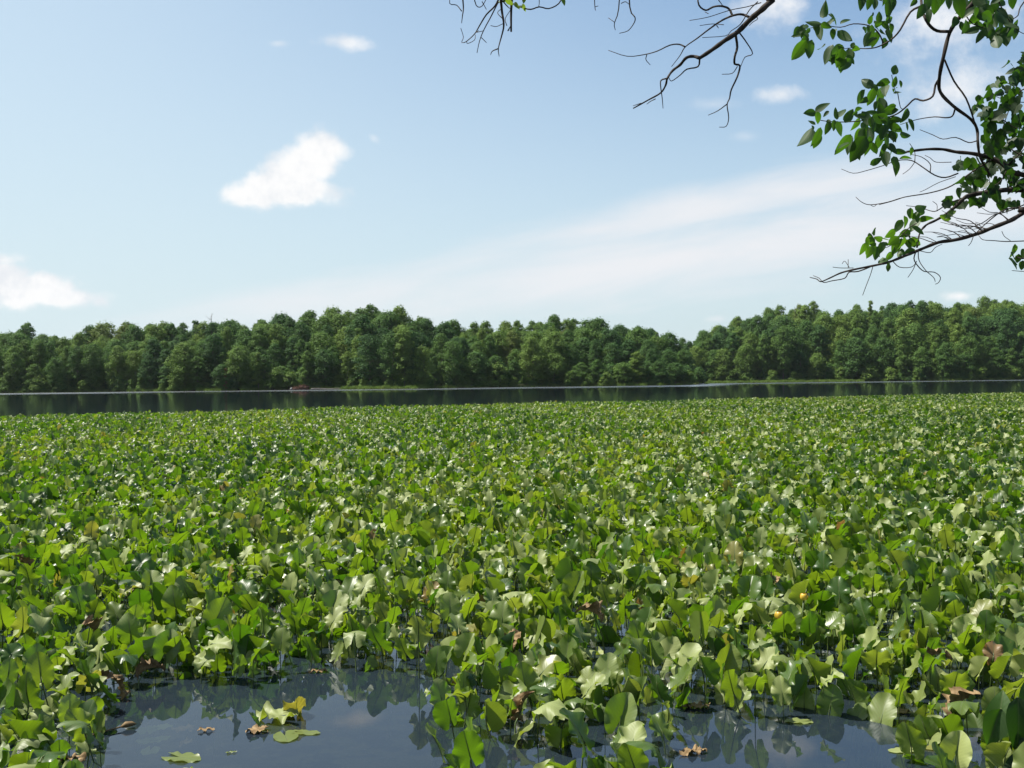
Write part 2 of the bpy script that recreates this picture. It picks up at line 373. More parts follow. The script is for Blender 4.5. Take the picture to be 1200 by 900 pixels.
# ------------------------------------------------------------------ moist summer air
def air():
    x0, x1, y0, y1, z0, z1 = -2700, 2700, -90, 3500, -4, 140
    v = [(x, y, z) for z in (z0, z1) for y in (y0, y1) for x in (x0, x1)]
    mt, n = new_mat('haze'); pv = n.n('ShaderNodeVolumePrincipled'); pv.inputs['Color'].default_value = (0.86, 0.92, 1.0, 1); pv.inputs['Density'].default_value = HAZE; pv.inputs['Anisotropy'].default_value = 0.2
    o = n.n('ShaderNodeOutputMaterial'); n.t.links.new(pv.outputs[0], o.inputs['Volume'])
    tag(link('haze', make_mesh('haze', v, [(0, 2, 3, 1), (4, 5, 7, 6), (0, 1, 5, 4), (2, 6, 7, 3), (0, 4, 6, 2), (1, 3, 7, 5)], [mt], None, False)), 'faint moist summer air over the whole lake', None, None, 'stuff')
HAZE = 0.000045
if HAZE: air()

# ------------------------------------------------------------------ trees of the far shore
def crown_mesh(name, seed, H, Rad, base, lobes, cards, size, shape, droop=0.0):
    g = np.random.default_rng(seed); V = []; Fc = []
    cs = []
    for i in range(lobes):
        t = (i + 0.5) / lobes; z = base + (H - base) * (0.08 + 0.84 * t)
        e = shape(t); a = i * 2.399 + g.uniform(-0.5, 0.5); rr = Rad * e * g.uniform(0.35, 0.72)
        cs.append((rr * math.cos(a), rr * math.sin(a), z, Rad * (0.25 + 0.22 * e) * g.uniform(0.7, 1.2)))
    cs.append((0, 0, H - Rad * 0.30, Rad * 0.32))
    vol = np.array([c[3] ** 2 for c in cs]); pick = g.choice(len(cs), cards, p=vol / vol.sum())
    k = 0
    for i in pick:
        cx, cy, cz, r = cs[i]
        d = g.normal(size=3); d[2] = abs(d[2]) * 0.9 - 0.35 + 0.1 * d[2]; d /= np.linalg.norm(d) + 1e-9
        rr = r * (0.62 + 0.48 * g.random() ** 0.6) * (1 + 0.26 * math.sin(6 * d[0] + seed + i) * math.sin(5 * d[1] + 2 * seed + i) + 0.14 * math.sin(13 * d[0] + 9 * d[2] + i))
        if g.random() < 0.09: rr *= g.uniform(1.1, 1.4)
        p = np.array((cx + d[0] * rr, cy + d[1] * rr, cz + d[2] * rr * 0.85))
        if p[2] < base * 0.5: continue
        nrm = d * 1.0 + g.normal(size=3) * 0.5 + np.array((0, 0, 0.45)); nrm /= np.linalg.norm(nrm)
        t1 = np.cross(nrm, (0.3, 0.2, 0.9)); t1 /= np.linalg.norm(t1) + 1e-9; t2 = np.cross(nrm, t1)
        a = g.uniform(0, 6.28); u = t1 * math.cos(a) + t2 * math.sin(a); v = np.cross(nrm, u)
        s = size * g.uniform(0.6, 1.35); q = s * g.uniform(0.5, 0.8)
        pts = [p - u * s, p - v * q + u * 0.15 * s - nrm * 0.15 * s, p + u * s, p + v * q - u * 0.1 * s - nrm * 0.15 * s, p + nrm * 0.12 * s]
        V += pts; Fc += [(k, k + 1, k + 4), (k + 1, k + 2, k + 4), (k + 2, k + 3, k + 4), (k + 3, k, k + 4)]; k += 5
    return make_mesh(name, V, Fc, [M_CROWN], None, False), cs
def trunk_mesh(name, seed, H, r, cs, mat=M_FARBARK, lean=0.0):
    g = np.random.default_rng(seed + 50); mb = MB()
    zs = np.linspace(-0.6, H * 0.88, 8); ph = g.uniform(0, 6.28)
    P = [(lean * z / H * 2 + 0.25 * math.sin(z * 0.35 + ph) * z / H, 0.25 * math.cos(z * 0.3 + ph) * z / H, z) for z in zs]
    mb.tube(P, [r * (1.35 if i == 0 else 1) * (1 - 0.88 * i / 7) + 0.02 for i in range(8)], 7)
    for (cx, cy, cz, rr) in cs:
        z0 = max(0.15 * H, cz - 0.25 * H - 0.5 * math.hypot(cx, cy)); k = z0 / H
        b = (lean * k * 2 + 0.25 * math.sin(z0 * 0.35 + ph) * k, 0.25 * math.cos(z0 * 0.3 + ph) * k, z0)
        mb.tube([b, ((b[0] + cx) * 0.5, (b[1] + cy) * 0.5, z0 + (cz - z0) * 0.4), (cx, cy, cz)], [r * 0.32, r * 0.22, r * 0.08], 5)
    return mb.mesh(name, mat)
oval = lambda t: math.sin(math.pi * (0.12 + 0.80 * t)) ** 0.7
egg = lambda t: math.sin(math.pi * (0.25 + 0.70 * t)) ** 0.8
cone = lambda t: (1.0 - 0.82 * t)
low = lambda t: 1.0 - 0.45 * t
KINDS = []
def kind(word, seed, H, Rad, base, lobes, cards, size, shape, tr=0.22, lean=0):
    cm, cs = crown_mesh('crown', seed, H, Rad, base, lobes, cards, size, shape)
    KINDS.append((word, cm, trunk_mesh('trunk', seed, H, tr, cs, M_FARBARK, lean), H))
kind('round crowned', 1, 17, 5.0, 1.0, 22, 8200, 0.27, oval, 0.24)
kind('round crowned', 2, 18, 4.7, 0.8, 22, 8200, 0.27, egg, 0.24)
kind('broad lumpy', 3, 17, 5.6, 1.0, 26, 9000, 0.28, egg, 0.26)
kind('tall oval', 4, 20, 4.0, 1.5, 22, 7400, 0.26, oval, 0.22)
kind('tall oval', 5, 20, 3.7, 1.0, 20, 7000, 0.26, oval, 0.20)
kind('narrow pointed', 6, 18, 3.0, 0.6, 18, 5400, 0.25, cone, 0.16)
kind('loose open', 7, 17, 4.6, 1.2, 15, 4600, 0.29, oval, 0.18, 0.5)
N_TREE = len(KINDS)
SH = []
for sd_ in (21, 22, 23):
    cm, cs = crown_mesh('crown', sd_, 4.6, 2.5, 0.2, 9, 1700, 0.24, low); SH.append(('shrub', cm, trunk_mesh('stems', sd_, 4.2, 0.07, cs), 4.6))

ORD = ['first', 'second', 'third', 'fourth', 'fifth', 'sixth', 'seventh', 'eighth', 'ninth', 'tenth', 'eleventh', 'twelfth', 'thirteenth', 'fourteenth', 'fifteenth',
       'sixteenth', 'seventeenth', 'eighteenth', 'nineteenth', 'twentieth', 'twenty-first', 'twenty-second', 'twenty-third', 'twenty-fourth', 'twenty-fifth']
def number(items, make):
    """items: (key words, x in the picture, object). Members of one key are told apart by counting along from the left."""
    by = {}
    for k, x, o in items: by.setdefault(k, []).append((x, o))
    for k, v in by.items():
        v.sort(key=lambda q: q[0])
        for i, (x, o) in enumerate(v): o['label'] = make(k, None if len(v) == 1 else ORD[min(i, len(ORD) - 1)])

TINTWORD = lambda t: 'dark green' if t < 0.28 else 'mid green' if t < 0.58 else 'light green' if t < 0.80 else 'yellowish green'
tree_items = []; stuff_pts = []
ROWWORD = ['at the waterline', 'in the second row', 'halfway upslope', 'high upslope', 'on the skyline']
def zone_word(px):
    if px < 130: return 'left end of the wood'
    if px < 265: return 'left of the reddish sapling'
    if px < 345: return 'between sapling and brush mound'
    if px < 470: return 'right of the brush mound'
    if px < 640: return 'middle of the near wood'
    if px < 840: return 'right tip of the near wood'
    if px < 1000: return 'left flank of right hill'
    return 'right end of right hill'
def plant_tree(x, y, k, tint, s, rz, row):
    word, cm, tm, H = KINDS[k]
    px = float(px_of(x, y))
    o = thing('broadleaf_tree', None, 'tree', (x, y, float(terrain(x, y)) - 0.05), rz, 'trees of the far shore wood')
    q = max(s, 0.5 + 0.3 * s) * random.uniform(0.80, 1.12); o.scale = (q, q * random.uniform(0.94, 1.06), s)
    link('trunk', tm, o); c = link('crown', cm, o); c['tint'] = float(tint)
    tree_items.append(((TINTWORD(tint), word, ROWWORD[row], zone_word(px)), px, o))
def top_px(px, right): 
    T = PROFILE_R if right else PROFILE
    return float(np.interp(px, T[:, 0], T[:, 1]))
cand = []
def rows(x0, x1, depths, step, right):
    for r_, d in enumerate(depths):
        x = x0 + (step * 0.5 if r_ % 2 else 0)
        while x < x1:
            xx = x + random.uniform(-1.4, 1.4); dd = d + random.uniform(-3, 3) * (0.4 if r_ == 0 else 1)
            y = float(shore(xx)) + max(dd, 2.0)
            cand.append((xx, y, r_, right)); x += step * random.uniform(0.85, 1.2)
rows(-142, 51, [2.5, 10, 22, 38, 56], 5.4, False)
rows(61, 205, [2.5, 11, 25, 43, 63], 6.4, True)
clump = lambda x, y: 0.5 + 0.5 * math.sin(x * 0.09 + 1.3 * math.sin(y * 0.05) + (2 if y > 320 else 0))
kept = 0
for xx, y, r_, right in cand:
    px = float(px_of(xx, y))
    if px < -25 or px > 1225:
        stuff_pts.append((xx, y)); continue
    k = random.choices(range(N_TREE), [5, 5, 4, 4, 4, 1.2, 2 if r_ < 2 else 1])[0]
    tint = min(0.88, max(0.02, 0.08 + 0.42 * clump(xx, y) + random.gauss(0, 0.22) + (0.05 if r_ > 2 else 0)))
    if random.random() < 0.10: tint = random.uniform(0.72, 0.86)
    H = KINDS[k][3]; gz = float(terrain(xx, y))
    want = (horizon(px) - top_px(px, right)) / F * y + CAM_H - gz
    lo, hi = [(0.30, 0.72), (0.48, 0.80), (0.62, 0.90), (0.76, 0.97), (0.84, 1.08)][r_]
    s = min(max(want / H * random.uniform(lo, hi), 0.36), 1.35)
    plant_tree(xx, y, k, tint, s, random.uniform(0, 6.28), r_); kept += 1
# trees that stand out
def special(px, d, right, k, tint, s, label, name='broadleaf_tree'):
    x = (px - 600) / F * 280
    for _ in range(4): y = float(shore(x)) + d; x = (px - 600) / F * y
    word, cm, tm, H = KINDS[k] if k >= 0 else SH[-k - 1]
    o = thing(name, label, 'shrub' if k < 0 else 'tree', (x, y, float(terrain(x, y)) - 0.05), random.uniform(0, 6), 'shoreline shrubs' if k < 0 else 'trees of the far shore wood')
    o.scale = (s, s, s); link('stems' if k < 0 else 'trunk', tm, o); c = link('crown', cm, o); c['tint'] = tint
    return o
special(265, 0.8, False, 5, 0.985, 0.33, 'small sapling with reddish leaves standing at the far waterline', 'reddish_sapling')
special(303, 0.6, False, 5, 0.74, 0.56, 'bright green slender young tree at the waterline left of the brush mound')
special(474, 1.0, False, 4, 0.66, 0.80, 'pale green narrow tree rising beside the dark hollow in the near wood')
special(495, 0.9, False, 6, 0.70, 0.66, 'pale loose tree leaning out over the water beside the narrow pale one')
special(470, 40, False, 3, 0.80, 1.0, 'yellow green tall tree behind the dark hollow of the near wood')
special(193, 42, False, 3, 0.78, 0.9, 'yellow green tree standing out in the wood above the left shore')
special(958, 1.2, True, 0, 0.62, 0.62, 'pale rounded tree at the waterline of the right hill')
special(1128, 30, True, 5, 0.80, 0.85, 'bright green pointed tree on the slope of the right hill')
shrub_items = []
for px, s, t in [(6, .9, .55), (45, 1.0, .72), (70, .8, .5), (98, .7, .66), (140, .75, .5), (322, 1.2, .62), (338, 1.0, .68), (410, .5, .66), (425, .55, .72), (440, .5, .7), (455, .6, .6), (583, 1.35, .70), (566, .7, .55), (602, .6, .66), (668, .9, .6),
                 (690, .7, .5), (712, .8, .66), (835, .7, .7), (856, 1.0, .6), (876, 1.2, .55), (905, .9, .68), (930, .8, .6), (985, 1.1, .66), (1020, 1.3, .70), (1045, 1.0, .74), (1075, .8, .6), (1150, .9, .7), (1190, .9, .6)]:
    right = px > 822
    o = special(px, 0.2, right, -1 - (px % 3), t, s, None, 'shoreline_shrub')
    shrub_items.append(((TINTWORD(t), zone_word(px)), px, o))
number(tree_items, lambda k, o: (f'{k[1]} {k[0]} tree {k[2]}, {k[3]}' if o is None else f'{o} {k[1]} {k[0]} tree {k[2]}, {k[3]}').replace('standing at', 'at'))
number(shrub_items, lambda k, o: f'{k[0]} low shrub at the waterline {k[1]}' if o is None else f'{o} {k[0]} low shrub at the waterline {k[1]}')

# bare pale snags in the near wood
for px, d, h, lab in [(461, 16, 13, 'bare pale dead trunk in the dark hollow of the near wood'), (621, 20, 12, 'thin bleached dead trunk in the middle of the near wood'), (248, 50, 19, 'bare topped dead tree poking above the wooded skyline')]:
    x = (px - 600) / F * 300; y = float(shore(x)) + d; x = (px - 600) / F * y
    o = thing('dead_tree', lab, 'tree', (x, y, float(terrain(x, y)) - 0.1)); g = np.random.default_rng(px)
    mb = MB(); mb.tube([(0, 0, 0), (0.2, 0.1, h * 0.4), (0.0, 0.3, h * 0.75), (0.3, 0.2, h)], [0.26, 0.2, 0.12, 0.03], 7)
    link('trunk', mb.mesh('trunk', M_SNAG), o); mb = MB()
    for i in range(9):
        z = h * g.uniform(0.45, 0.95); a = g.uniform(0, 6.28); l = (h - z) * 0.35 + 0.8
        mb.tube([(0.1, 0.2, z), (l * 0.5 * math.cos(a), l * 0.5 * math.sin(a), z + l * 0.4), (l * math.cos(a), l * math.sin(a), z + l * 0.9)], [0.07, 0.05, 0.015], 5)
    link('bare_branches', mb.mesh('bare_branches', M_SNAG), o)

def gn_scatter(name, sources, pts, rot, scl, idx, tint, label, cat=None):
    """one object: copies of the source meshes on points"""
    me = bpy.data.meshes.new(name); me.vertices.add(len(pts)); me.vertices.foreach_set('co', np.asarray(pts, np.float32).ravel())
    for nm, typ, key, arr in (('rot', 'FLOAT_VECTOR', 'vector', rot), ('scl', 'FLOAT_VECTOR', 'vector', scl), ('idx', 'INT', 'value', idx), ('tint', 'FLOAT', 'value', tint)):
        a = me.attributes.new(nm, typ, 'POINT'); a.data.foreach_set(key, np.ascontiguousarray(arr, np.int32 if typ == 'INT' else np.float32).ravel())
    src = bpy.data.collections.new(name + '_kinds')
    for i, meshes in enumerate(sources):
        o = bpy.data.objects.new('kind_%02d' % i, meshes); src.objects.link(o)
    ob = link(name, me); tag(ob, label, cat, None, 'stuff')
    ng = bpy.data.node_groups.new(name, 'GeometryNodeTree')
    ng.interface.new_socket('Geometry', in_out='INPUT', socket_type='NodeSocketGeometry'); ng.interface.new_socket('Geometry', in_out='OUTPUT', socket_type='NodeSocketGeometry')
    gi = ng.nodes.new('NodeGroupInput'); go = ng.nodes.new('NodeGroupOutput'); ip = ng.nodes.new('GeometryNodeInstanceOnPoints')
    ci = ng.nodes.new('GeometryNodeCollectionInfo'); ci.inputs[0].default_value = src; ci.inputs['Separate Children'].default_value = True; ci.inputs['Reset Children'].default_value = True
    def attr(nm, typ):
        a = ng.nodes.new('GeometryNodeInputNamedAttribute'); a.data_type = typ; a.inputs[0].default_value = nm
        return next(o for o in a.outputs if o.enabled and o.name == 'Attribute')
    ng.links.new(gi.outputs[0], ip.inputs['Points']); ng.links.new(ci.outputs[0], ip.inputs['Instance']); ip.inputs['Pick Instance'].default_value = True
    ng.links.new(attr('idx', 'INT'), ip.inputs['Instance Index']); ng.links.new(attr('rot', 'FLOAT_VECTOR'), ip.inputs['Rotation']); ng.links.new(attr('scl', 'FLOAT_VECTOR'), ip.inputs['Scale'])
    ng.links.new(ip.outputs[0], go.inputs[0])
    md = ob.modifiers.new('scatter', 'NODES'); md.node_group = ng
    return ob

def joined(cm, tm):                          # crown and trunk of one tree as one mesh, for the far mass of trees
    a = np.array([v.co[:] for v in cm.vertices]); b = np.array([v.co[:] for v in tm.vertices])
    f = [tuple(p.vertices) for p in cm.polygons]; g = [tuple(i + len(a) for i in p.vertices) for p in tm.polygons]
    return make_mesh('tree', np.vstack([a, b]), f + g, [M_CROWN, M_FARBARK], None, False, [0] * len(f) + [1] * len(g))
# the wood goes on behind the crest and past both ends
for _ in range(900):
    x = random.uniform(-420, 470); y = float(shore(x)) + random.uniform(70 if -150 < x < 205 else 3, 150)
    stuff_pts.append((x, y))
n_behind = len(stuff_pts)
for _ in range(330):                         # the smaller trees that close the gaps of the wood
    x = random.uniform(-140, 190)
    if 50 < x < 60: continue
    stuff_pts.append((x, float(shore(x)) + random.uniform(6, 58)))
sx = np.array(stuff_pts); sz = terrain(sx[:, 0], sx[:, 1])
spx = px_of(sx[:, 0], sx[:, 1]); stop = np.where(sx[:, 0] < 58, np.interp(spx, PROFILE[:, 0], PROFILE[:, 1]), np.interp(spx, PROFILE_R[:, 0], PROFILE_R[:, 1]))
want = (452 - 0.0117 * spx - stop) / F * sx[:, 1] + CAM_H - sz
ssc = np.clip(want / 19.0 * rng.uniform(0.7, 0.92, len(sx)), 0.3, 1.1)
ssc[n_behind:] = np.clip(want[n_behind:] / 19.0 * rng.uniform(0.35, 0.78, len(sx) - n_behind), 0.3, 0.9)
gn_scatter('forest', [joined(k[1], k[2]) for k in KINDS], np.column_stack([sx, sz - 0.1]), np.column_stack([np.zeros(len(sx)), np.zeros(len(sx)), rng.uniform(0, 6.28, len(sx))]),
           np.repeat(ssc[:, None], 3, 1), rng.integers(0, N_TREE, len(sx)), np.clip(rng.normal(0.35, 0.18, len(sx)), 0.03, 0.85), 'dense green wood filling in among and behind the far shore trees', 'forest')

# low growth under the trees
up_ = []
for _ in range(1500):
    x = random.uniform(-175, 215); y = float(shore(x)) + 0.3 + abs(random.gauss(0, 1)) * 16
    if 50 < x < 62 and y < 340: y = float(shore(x)) + 1 + random.random() * 10
    up_.append((x, y))
ux = np.array(up_); us = rng.uniform(0.5, 1.15, len(ux)); ud = ux[:, 1] - shore(ux[:, 0]); us[ud < 3] *= 0.7
gn_scatter('undergrowth', [joined(k[1], k[2]) for k in SH], np.column_stack([ux, terrain(ux[:, 0], ux[:, 1]) - 0.1]), np.column_stack([np.zeros(len(ux)), np.zeros(len(ux)), rng.uniform(0, 6.28, len(ux))]),
           np.column_stack([us, us, us * rng.uniform(0.7, 1.3, len(ux))]), rng.integers(0, 3, len(ux)), np.clip(rng.normal(0.35, 0.2, len(ux)), 0.02, 0.85), 'low leafy undergrowth filling the wood floor behind the far waterline', 'undergrowth')

# grass along the far waterline
def grass_mesh(seed, n=60, h=0.9, w=0.9):
    g = np.random.default_rng(seed); mb = MB()
    for i in range(n):
        x, y = g.normal(0, w * 0.5, 2); a = g.uniform(0, 6.28); hh = h * g.uniform(0.5, 1.1); bx, by = math.cos(a) * 0.05, math.sin(a) * 0.05
        lx, ly = g.normal(0, 0.25, 2)
        mb.add([(x - bx, y - by, 0), (x + bx, y + by, 0), (x + bx * 0.6 + lx * 0.4, y + by * 0.6 + ly * 0.4, hh * 0.6), (x - bx * 0.6 + lx * 0.4, y - by * 0.6 + ly * 0.4, hh * 0.6), (x + lx, y + ly, hh)], [(0, 1, 2, 3), (3, 2, 4)])
    return mb.mesh('tuft', M_CROWN, shade=False)
gp = []
for px0, px1, n_, right, dmin, dmax in [(828, 1010, 620, True, -7, 2), (400, 500, 330, False, -3, 1.5), (0, 820, 420, False, -0.6, 1.2), (1010, 1210, 160, True, -0.6, 1.2)]:
    for _ in range(n_):
        px = random.uniform(px0, px1); x = (px - 600) / F * 280
        for _k in range(3): y = float(shore(x)) + random.uniform(dmin, dmax); x = (px - 600) / F * y
        gp.append((x, y, max(float(terrain(x, y)), -0.1)))
gn_scatter('shore_grass', [grass_mesh(1), grass_mesh(2)], gp, [(0, 0, random.uniform(0, 6)) for _ in gp], [(s, s, s * random.uniform(.7, 1.2)) for s in [random.uniform(0.6, 1.2) for _ in gp]],
           [random.randint(0, 1) for _ in gp], [random.uniform(0.72, 0.88) for _ in gp], 'bright green grass and reeds along the far waterline', 'grass')

# brown brush mound and pale log on the far waterline
MY = float(shore((351 - 600) / F * 266)) - 3.0; c = Vector(((351 - 600) / F * MY, MY, 0))
o = thing('brush_mound', 'low reddish brown brush mound with a pale grey end at the far waterline', 'mound', c)
g = np.random.default_rng(5); V = []; Fc = []
nu, nv = 40, 10
for j in range(nv + 1):
    for i in range(nu):
        a = 2 * math.pi * i / nu; t = j / nv * math.pi / 2
        rx, ry, rz_ = 2.2, 1.2, 1.2
        k = 1 + 0.10 * g.normal() * (1 if j < nv else 0)
        sq = math.cos(t) ** 0.6
        V.append((rx * math.cos(a) * sq * k + 0.3, ry * math.sin(a) * sq * k, -0.15 + rz_ * math.sin(t) ** 0.8 * (0.8 + 0.2 * math.cos(a)) * k))
for j in range(nv):
    for i in range(nu): Fc.append((j * nu + i, j * nu + (i + 1) % nu, (j + 1) * nu + (i + 1) % nu, (j + 1) * nu + i))
link('brush_heap', make_mesh('brush_heap', V, Fc, [M_BRUSH], None, False), o)
mb = MB()
for i in range(110):
    a = g.uniform(0, 6.28); q = math.sqrt(g.random()) * 0.95; x, y = 2.3 * q * math.cos(a) + 0.3, 1.25 * q * math.sin(a); z = -0.1 + 1.3 * math.sqrt(max(0.02, 1 - q * q)) ** 0.8 * (0.8 + 0.2 * math.cos(a))
    d = Vector((g.normal(), g.normal() * 0.6, g.normal() * 0.35)).normalized() * g.uniform(0.4, 0.9)
    mb.tube([Vector((x, y, z)) - d, Vector((x, y, z + 0.06)), Vector((x, y, z)) + d], [0.02, 0.03, 0.015], 4)
link('sticks', mb.mesh('sticks', M_BRUSH), o)
V = []; Fc = []
for j in range(9):
    for i in range(12):
        a = 2 * math.pi * i / 12; t = -math.pi / 2 + math.pi * j / 8; k = 1 + 0.12 * g.normal()
        V.append((-2.1 + 0.42 * math.cos(a) * math.cos(t) * k, -0.35 + 0.4 * math.sin(a) * math.cos(t) * k, 0.2 + 0.4 * math.sin(t) * k))
for j in range(8):
    for i in range(12): Fc.append((j * 12 + i, j * 12 + (i + 1) % 12, (j + 1) * 12 + (i + 1) % 12, (j + 1) * 12 + i))
tag(link('pale_end', make_mesh('pale_end', V, Fc, [M_ROCK]), o), 'pale grey end of the mound')
x0 = (364 - 600) / F * MY; x1 = (404 - 600) / F * MY
mb = MB(); P = [(x0 + (x1 - x0) * t - (x0 + x1) / 2, 0.25 * math.sin(5 * t), 0.22 + 0.05 * math.sin(9 * t)) for t in np.linspace(0, 1, 10)]
mb.tube(P, [0.15 - 0.008 * i for i in range(10)], 8)
o = tag(link('fallen_log', mb.mesh('fallen_log', M_SNAG)), 'long pale fallen log lying along the far waterline beside the brush mound', 'log'); o.location = ((x0 + x1) / 2, MY + 0.4, 0)

# ------------------------------------------------------------------ leaf shapes of the pond
CTRL_A = np.radians([0, 20, 45, 75, 105, 130, 150, 163, 172, 180])
CTRL_R = np.array([0.72, 0.64, 0.545, 0.475, 0.455, 0.49, 0.555, 0.57, 0.48, 0.32])
def pad_surface(seed, L, wide=1.0, fold=12, ruffle=0.05, curl=0.0, sinus=11, crumple=0.0, nth=52, nr=8, flop=0.0):
    """blade in its own plane: tip along +y, top side +z, petiole joint at the origin"""
    g = np.random.default_rng(seed); gap = R(sinus)
    th = np.linspace(-math.pi + gap, math.pi - gap, nth); k1, k2 = g.integers(3, 5), g.integers(6, 9); p1, p2, p3 = g.uniform(0, 6.28, 3)
    asym = g.uniform(-0.06, 0.06)
    V = [(0, 0, 0)]; UV = [(0.5, 0.5)]
    def zz(x, y, rho, t):
        ax = abs(x)
        z = ax * math.tan(R(fold)) * (1 - 0.25 * rho) + curl * (y * y) / L + 1.4 * ruffle * L * (0.8 * rho ** 3 * math.sin(k1 * t + p1) + 0.9 * rho ** 5 * math.sin(k2 * t + p2) + 0.4 * rho ** 6 * math.sin(13 * t + p3))
        z += flop * L * (x / L) ** 2 * 2
        if crumple: z += crumple * L * (math.sin(23 * x / L + p1) * math.sin(19 * y / L + p2) + 0.6 * math.sin(41 * (x + y) / L + p3)) * rho
        return z
    for i in range(1, nr + 1):
        rho = i / nr
        for t in th:
            r = np.interp(abs(t), CTRL_A, CTRL_R) * L * (1 + asym * math.sin(t)) * (1 + (0.014 * math.sin(7 * t + p3) + 0.006 * math.sin(13 * t + p1)) * rho)
            x = r * rho * math.sin(t) * wide; y = r * rho * math.cos(t)
            V.append((x, y, zz(x, y, rho, t))); UV.append((0.5 + x / L, 0.45 + y / L))
    Fc = [(0, 1 + j + 1, 1 + j) for j in range(nth - 1)]
    for i in range(nr - 1):
        a = 1 + i * nth; b = a + nth
        Fc += [(a + j, a + j + 1, b + j + 1, b + j) for j in range(nth - 1)]
    return V, Fc, UV, zz
def place(V, M): return [M @ Vector(v) for v in V]

class Variant: pass
VARS = []
def pad_variant(word, seed, L, elev, H, **kw):
    V, Fc, UV, zz = pad_surface(seed, L, **kw); g = np.random.default_rng(seed + 99)
    tilt = g.uniform(-0.25, 0.25)
    M = Matrix.Translation((0, 0, H)) @ Matrix.Rotation(tilt, 4, 'Y') @ Matrix.Rotation(R(elev), 4, 'X')
    v = Variant(); v.word = word; v.L = L; v.H = H
    blade = MB(); blade.add(place(V, M), Fc, UV)
    # raised midrib under the blade, running on from the stalk
    ribs = [M @ Vector((0, y * L, zz(0, y * L, max(abs(y) / 0.6, 0), 0) - 0.0035)) for y in (0.0, 0.12, 0.25, 0.38, 0.5)]
    v.blade = blade.mesh('blade', M_PAD)
    d = (M.to_3x3() @ Vector((0, 1, 0)))
    base = Vector((g.uniform(-0.05, 0.05) - d.x * 0.10, g.uniform(-0.03, 0.03) - d.y * 0.12, -0.55))
    top = Vector((0, 0, H)); c1 = base.lerp(top, 0.45) + Vector((g.uniform(-0.015, 0.015), -0.01, 0)); c2 = top - d * 0.06 - Vector((0, 0, 0.03))
    path = spline([(*base, 0.0065), (*c1, 0.006), (*c2, 0.005), (*top, 0.0045)], 4)
    st = MB(); P = [Vector(p[:3]) for p in path] + ribs[1:]; rad = [p[3] for p in path] + [0.0035, 0.0028, 0.0018, 0.0008]
    st.tube(P, rad, 6); v.stem = st.mesh('stalk', M_STEM)
    a = blade; k = len(a.v); both = MB(); both.add(a.v, a.f, a.uv); both.add(st.v, st.f, st.uv)
    v.both = make_mesh('leaf', both.v, both.f, [M_PAD, M_STEM], both.uv, True, [0] * len(a.f) + [1] * len(st.f)); VARS.append(v)
pad_variant('upright', 1, 0.23, 78, 0.27, fold=10, ruffle=0.035, curl=-0.15)
pad_variant('upright', 2, 0.25, 70, 0.22, fold=16, ruffle=0.05, curl=0.1)
pad_variant('wavy upright', 3, 0.24, 82, 0.30, fold=8, ruffle=0.075, curl=-0.3)
pad_variant('leaning', 4, 0.25, 52, 0.25, fold=14, ruffle=0.05, curl=-0.3)
pad_variant('leaning wavy', 5, 0.23, 45, 0.30, fold=10, ruffle=0.08, curl=-0.2)
pad_variant('leaning', 6, 0.26, 60, 0.18, fold=20, ruffle=0.04, curl=0.2)
pad_variant('folded', 7, 0.24, 66, 0.26, fold=48, ruffle=0.03, curl=0.0)
pad_variant('folded', 8, 0.22, 74, 0.22, fold=58, ruffle=0.04, curl=-0.3)
pad_variant('nearly flat', 9, 0.25, 22, 0.24, fold=10, ruffle=0.07, curl=-0.5)
pad_variant('drooping', 10, 0.25, 32, 0.33, fold=6, ruffle=0.06, curl=-1.1, flop=-0.4)
pad_variant('broad upright', 11, 0.28, 72, 0.24, wide=1.05, fold=9, ruffle=0.045, curl=-0.2)
pad_variant('backward bent', 12, 0.24, 98, 0.27, fold=12, ruffle=0.06, curl=-0.5)
pad_variant('short stalked', 13, 0.22, 62, 0.10, fold=15, ruffle=0.05, curl=0.1)
pad_variant('rolled', 14, 0.24, 84, 0.30, fold=68, ruffle=0.015, curl=0.05, wide=0.8)
NV = len(VARS); VW = [10, 11, 11, 13, 12, 12, 7, 5, 5, 5, 7, 4, 6, 2]

# ------------------------------------------------------------------ where leaves stand
def inside(poly, x, y):
    x = np.asarray(x); y = np.asarray(y); c = np.zeros(x.shape, bool); p = np.array(poly, float)
    for (x1, y1), (x2, y2) in zip(p, np.roll(p, -1, 0)):
        c ^= ((y1 > y) != (y2 > y)) & (x < (x2 - x1) * (y - y1) / (y2 - y1 + 1e-12) + x1)
    return c
def gpoly(pp): return [tuple(ground(px, py)[:2]) for px, py in pp]
POOL_L = gpoly([(118, 960), (122, 880), (138, 842), (112, 818), (155, 803), (215, 800), (270, 803), (330, 790), (385, 782), (440, 788), (475, 800), (506, 800), (514, 852), (515, 960)])
POOL_R = gpoly([(775, 960), (790, 880), (772, 850), (800, 830), (850, 836), (905, 852), (965, 838), (1010, 848), (1040, 868), (1062, 900), (1068, 960)])
POOL_C = gpoly([(545, 960), (565, 895), (590, 872), (632, 872), (630, 890), (640, 960)])
GAPS = [gpoly(q) for q in ([(85, 770), (120, 745), (150, 760), (140, 780)], [(300, 735), (335, 722), (345, 738), (310, 748)], [(480, 775), (520, 755), (540, 780), (510, 800)], [(925, 725), (955, 718), (960, 740), (930, 745)], [(700, 760), (740, 752), (735, 785), (705, 790)], [(945, 795), (980, 780), (1000, 800), (965, 815)])]
EDGE = [ground(px, py, 0.46) for px, py in [(-150, 489.5), (0, 485.2), (200, 481.6), (300, 478.4), (400, 475.8), (600, 471.2), (800, 467.5), (1000, 463.0), (1200, 459.2), (1350, 456.5)]]
ea = np.array([math.atan2(p.x, p.y) for p in EDGE]); er = np.array([math.hypot(p.x, p.y) for p in EDGE])
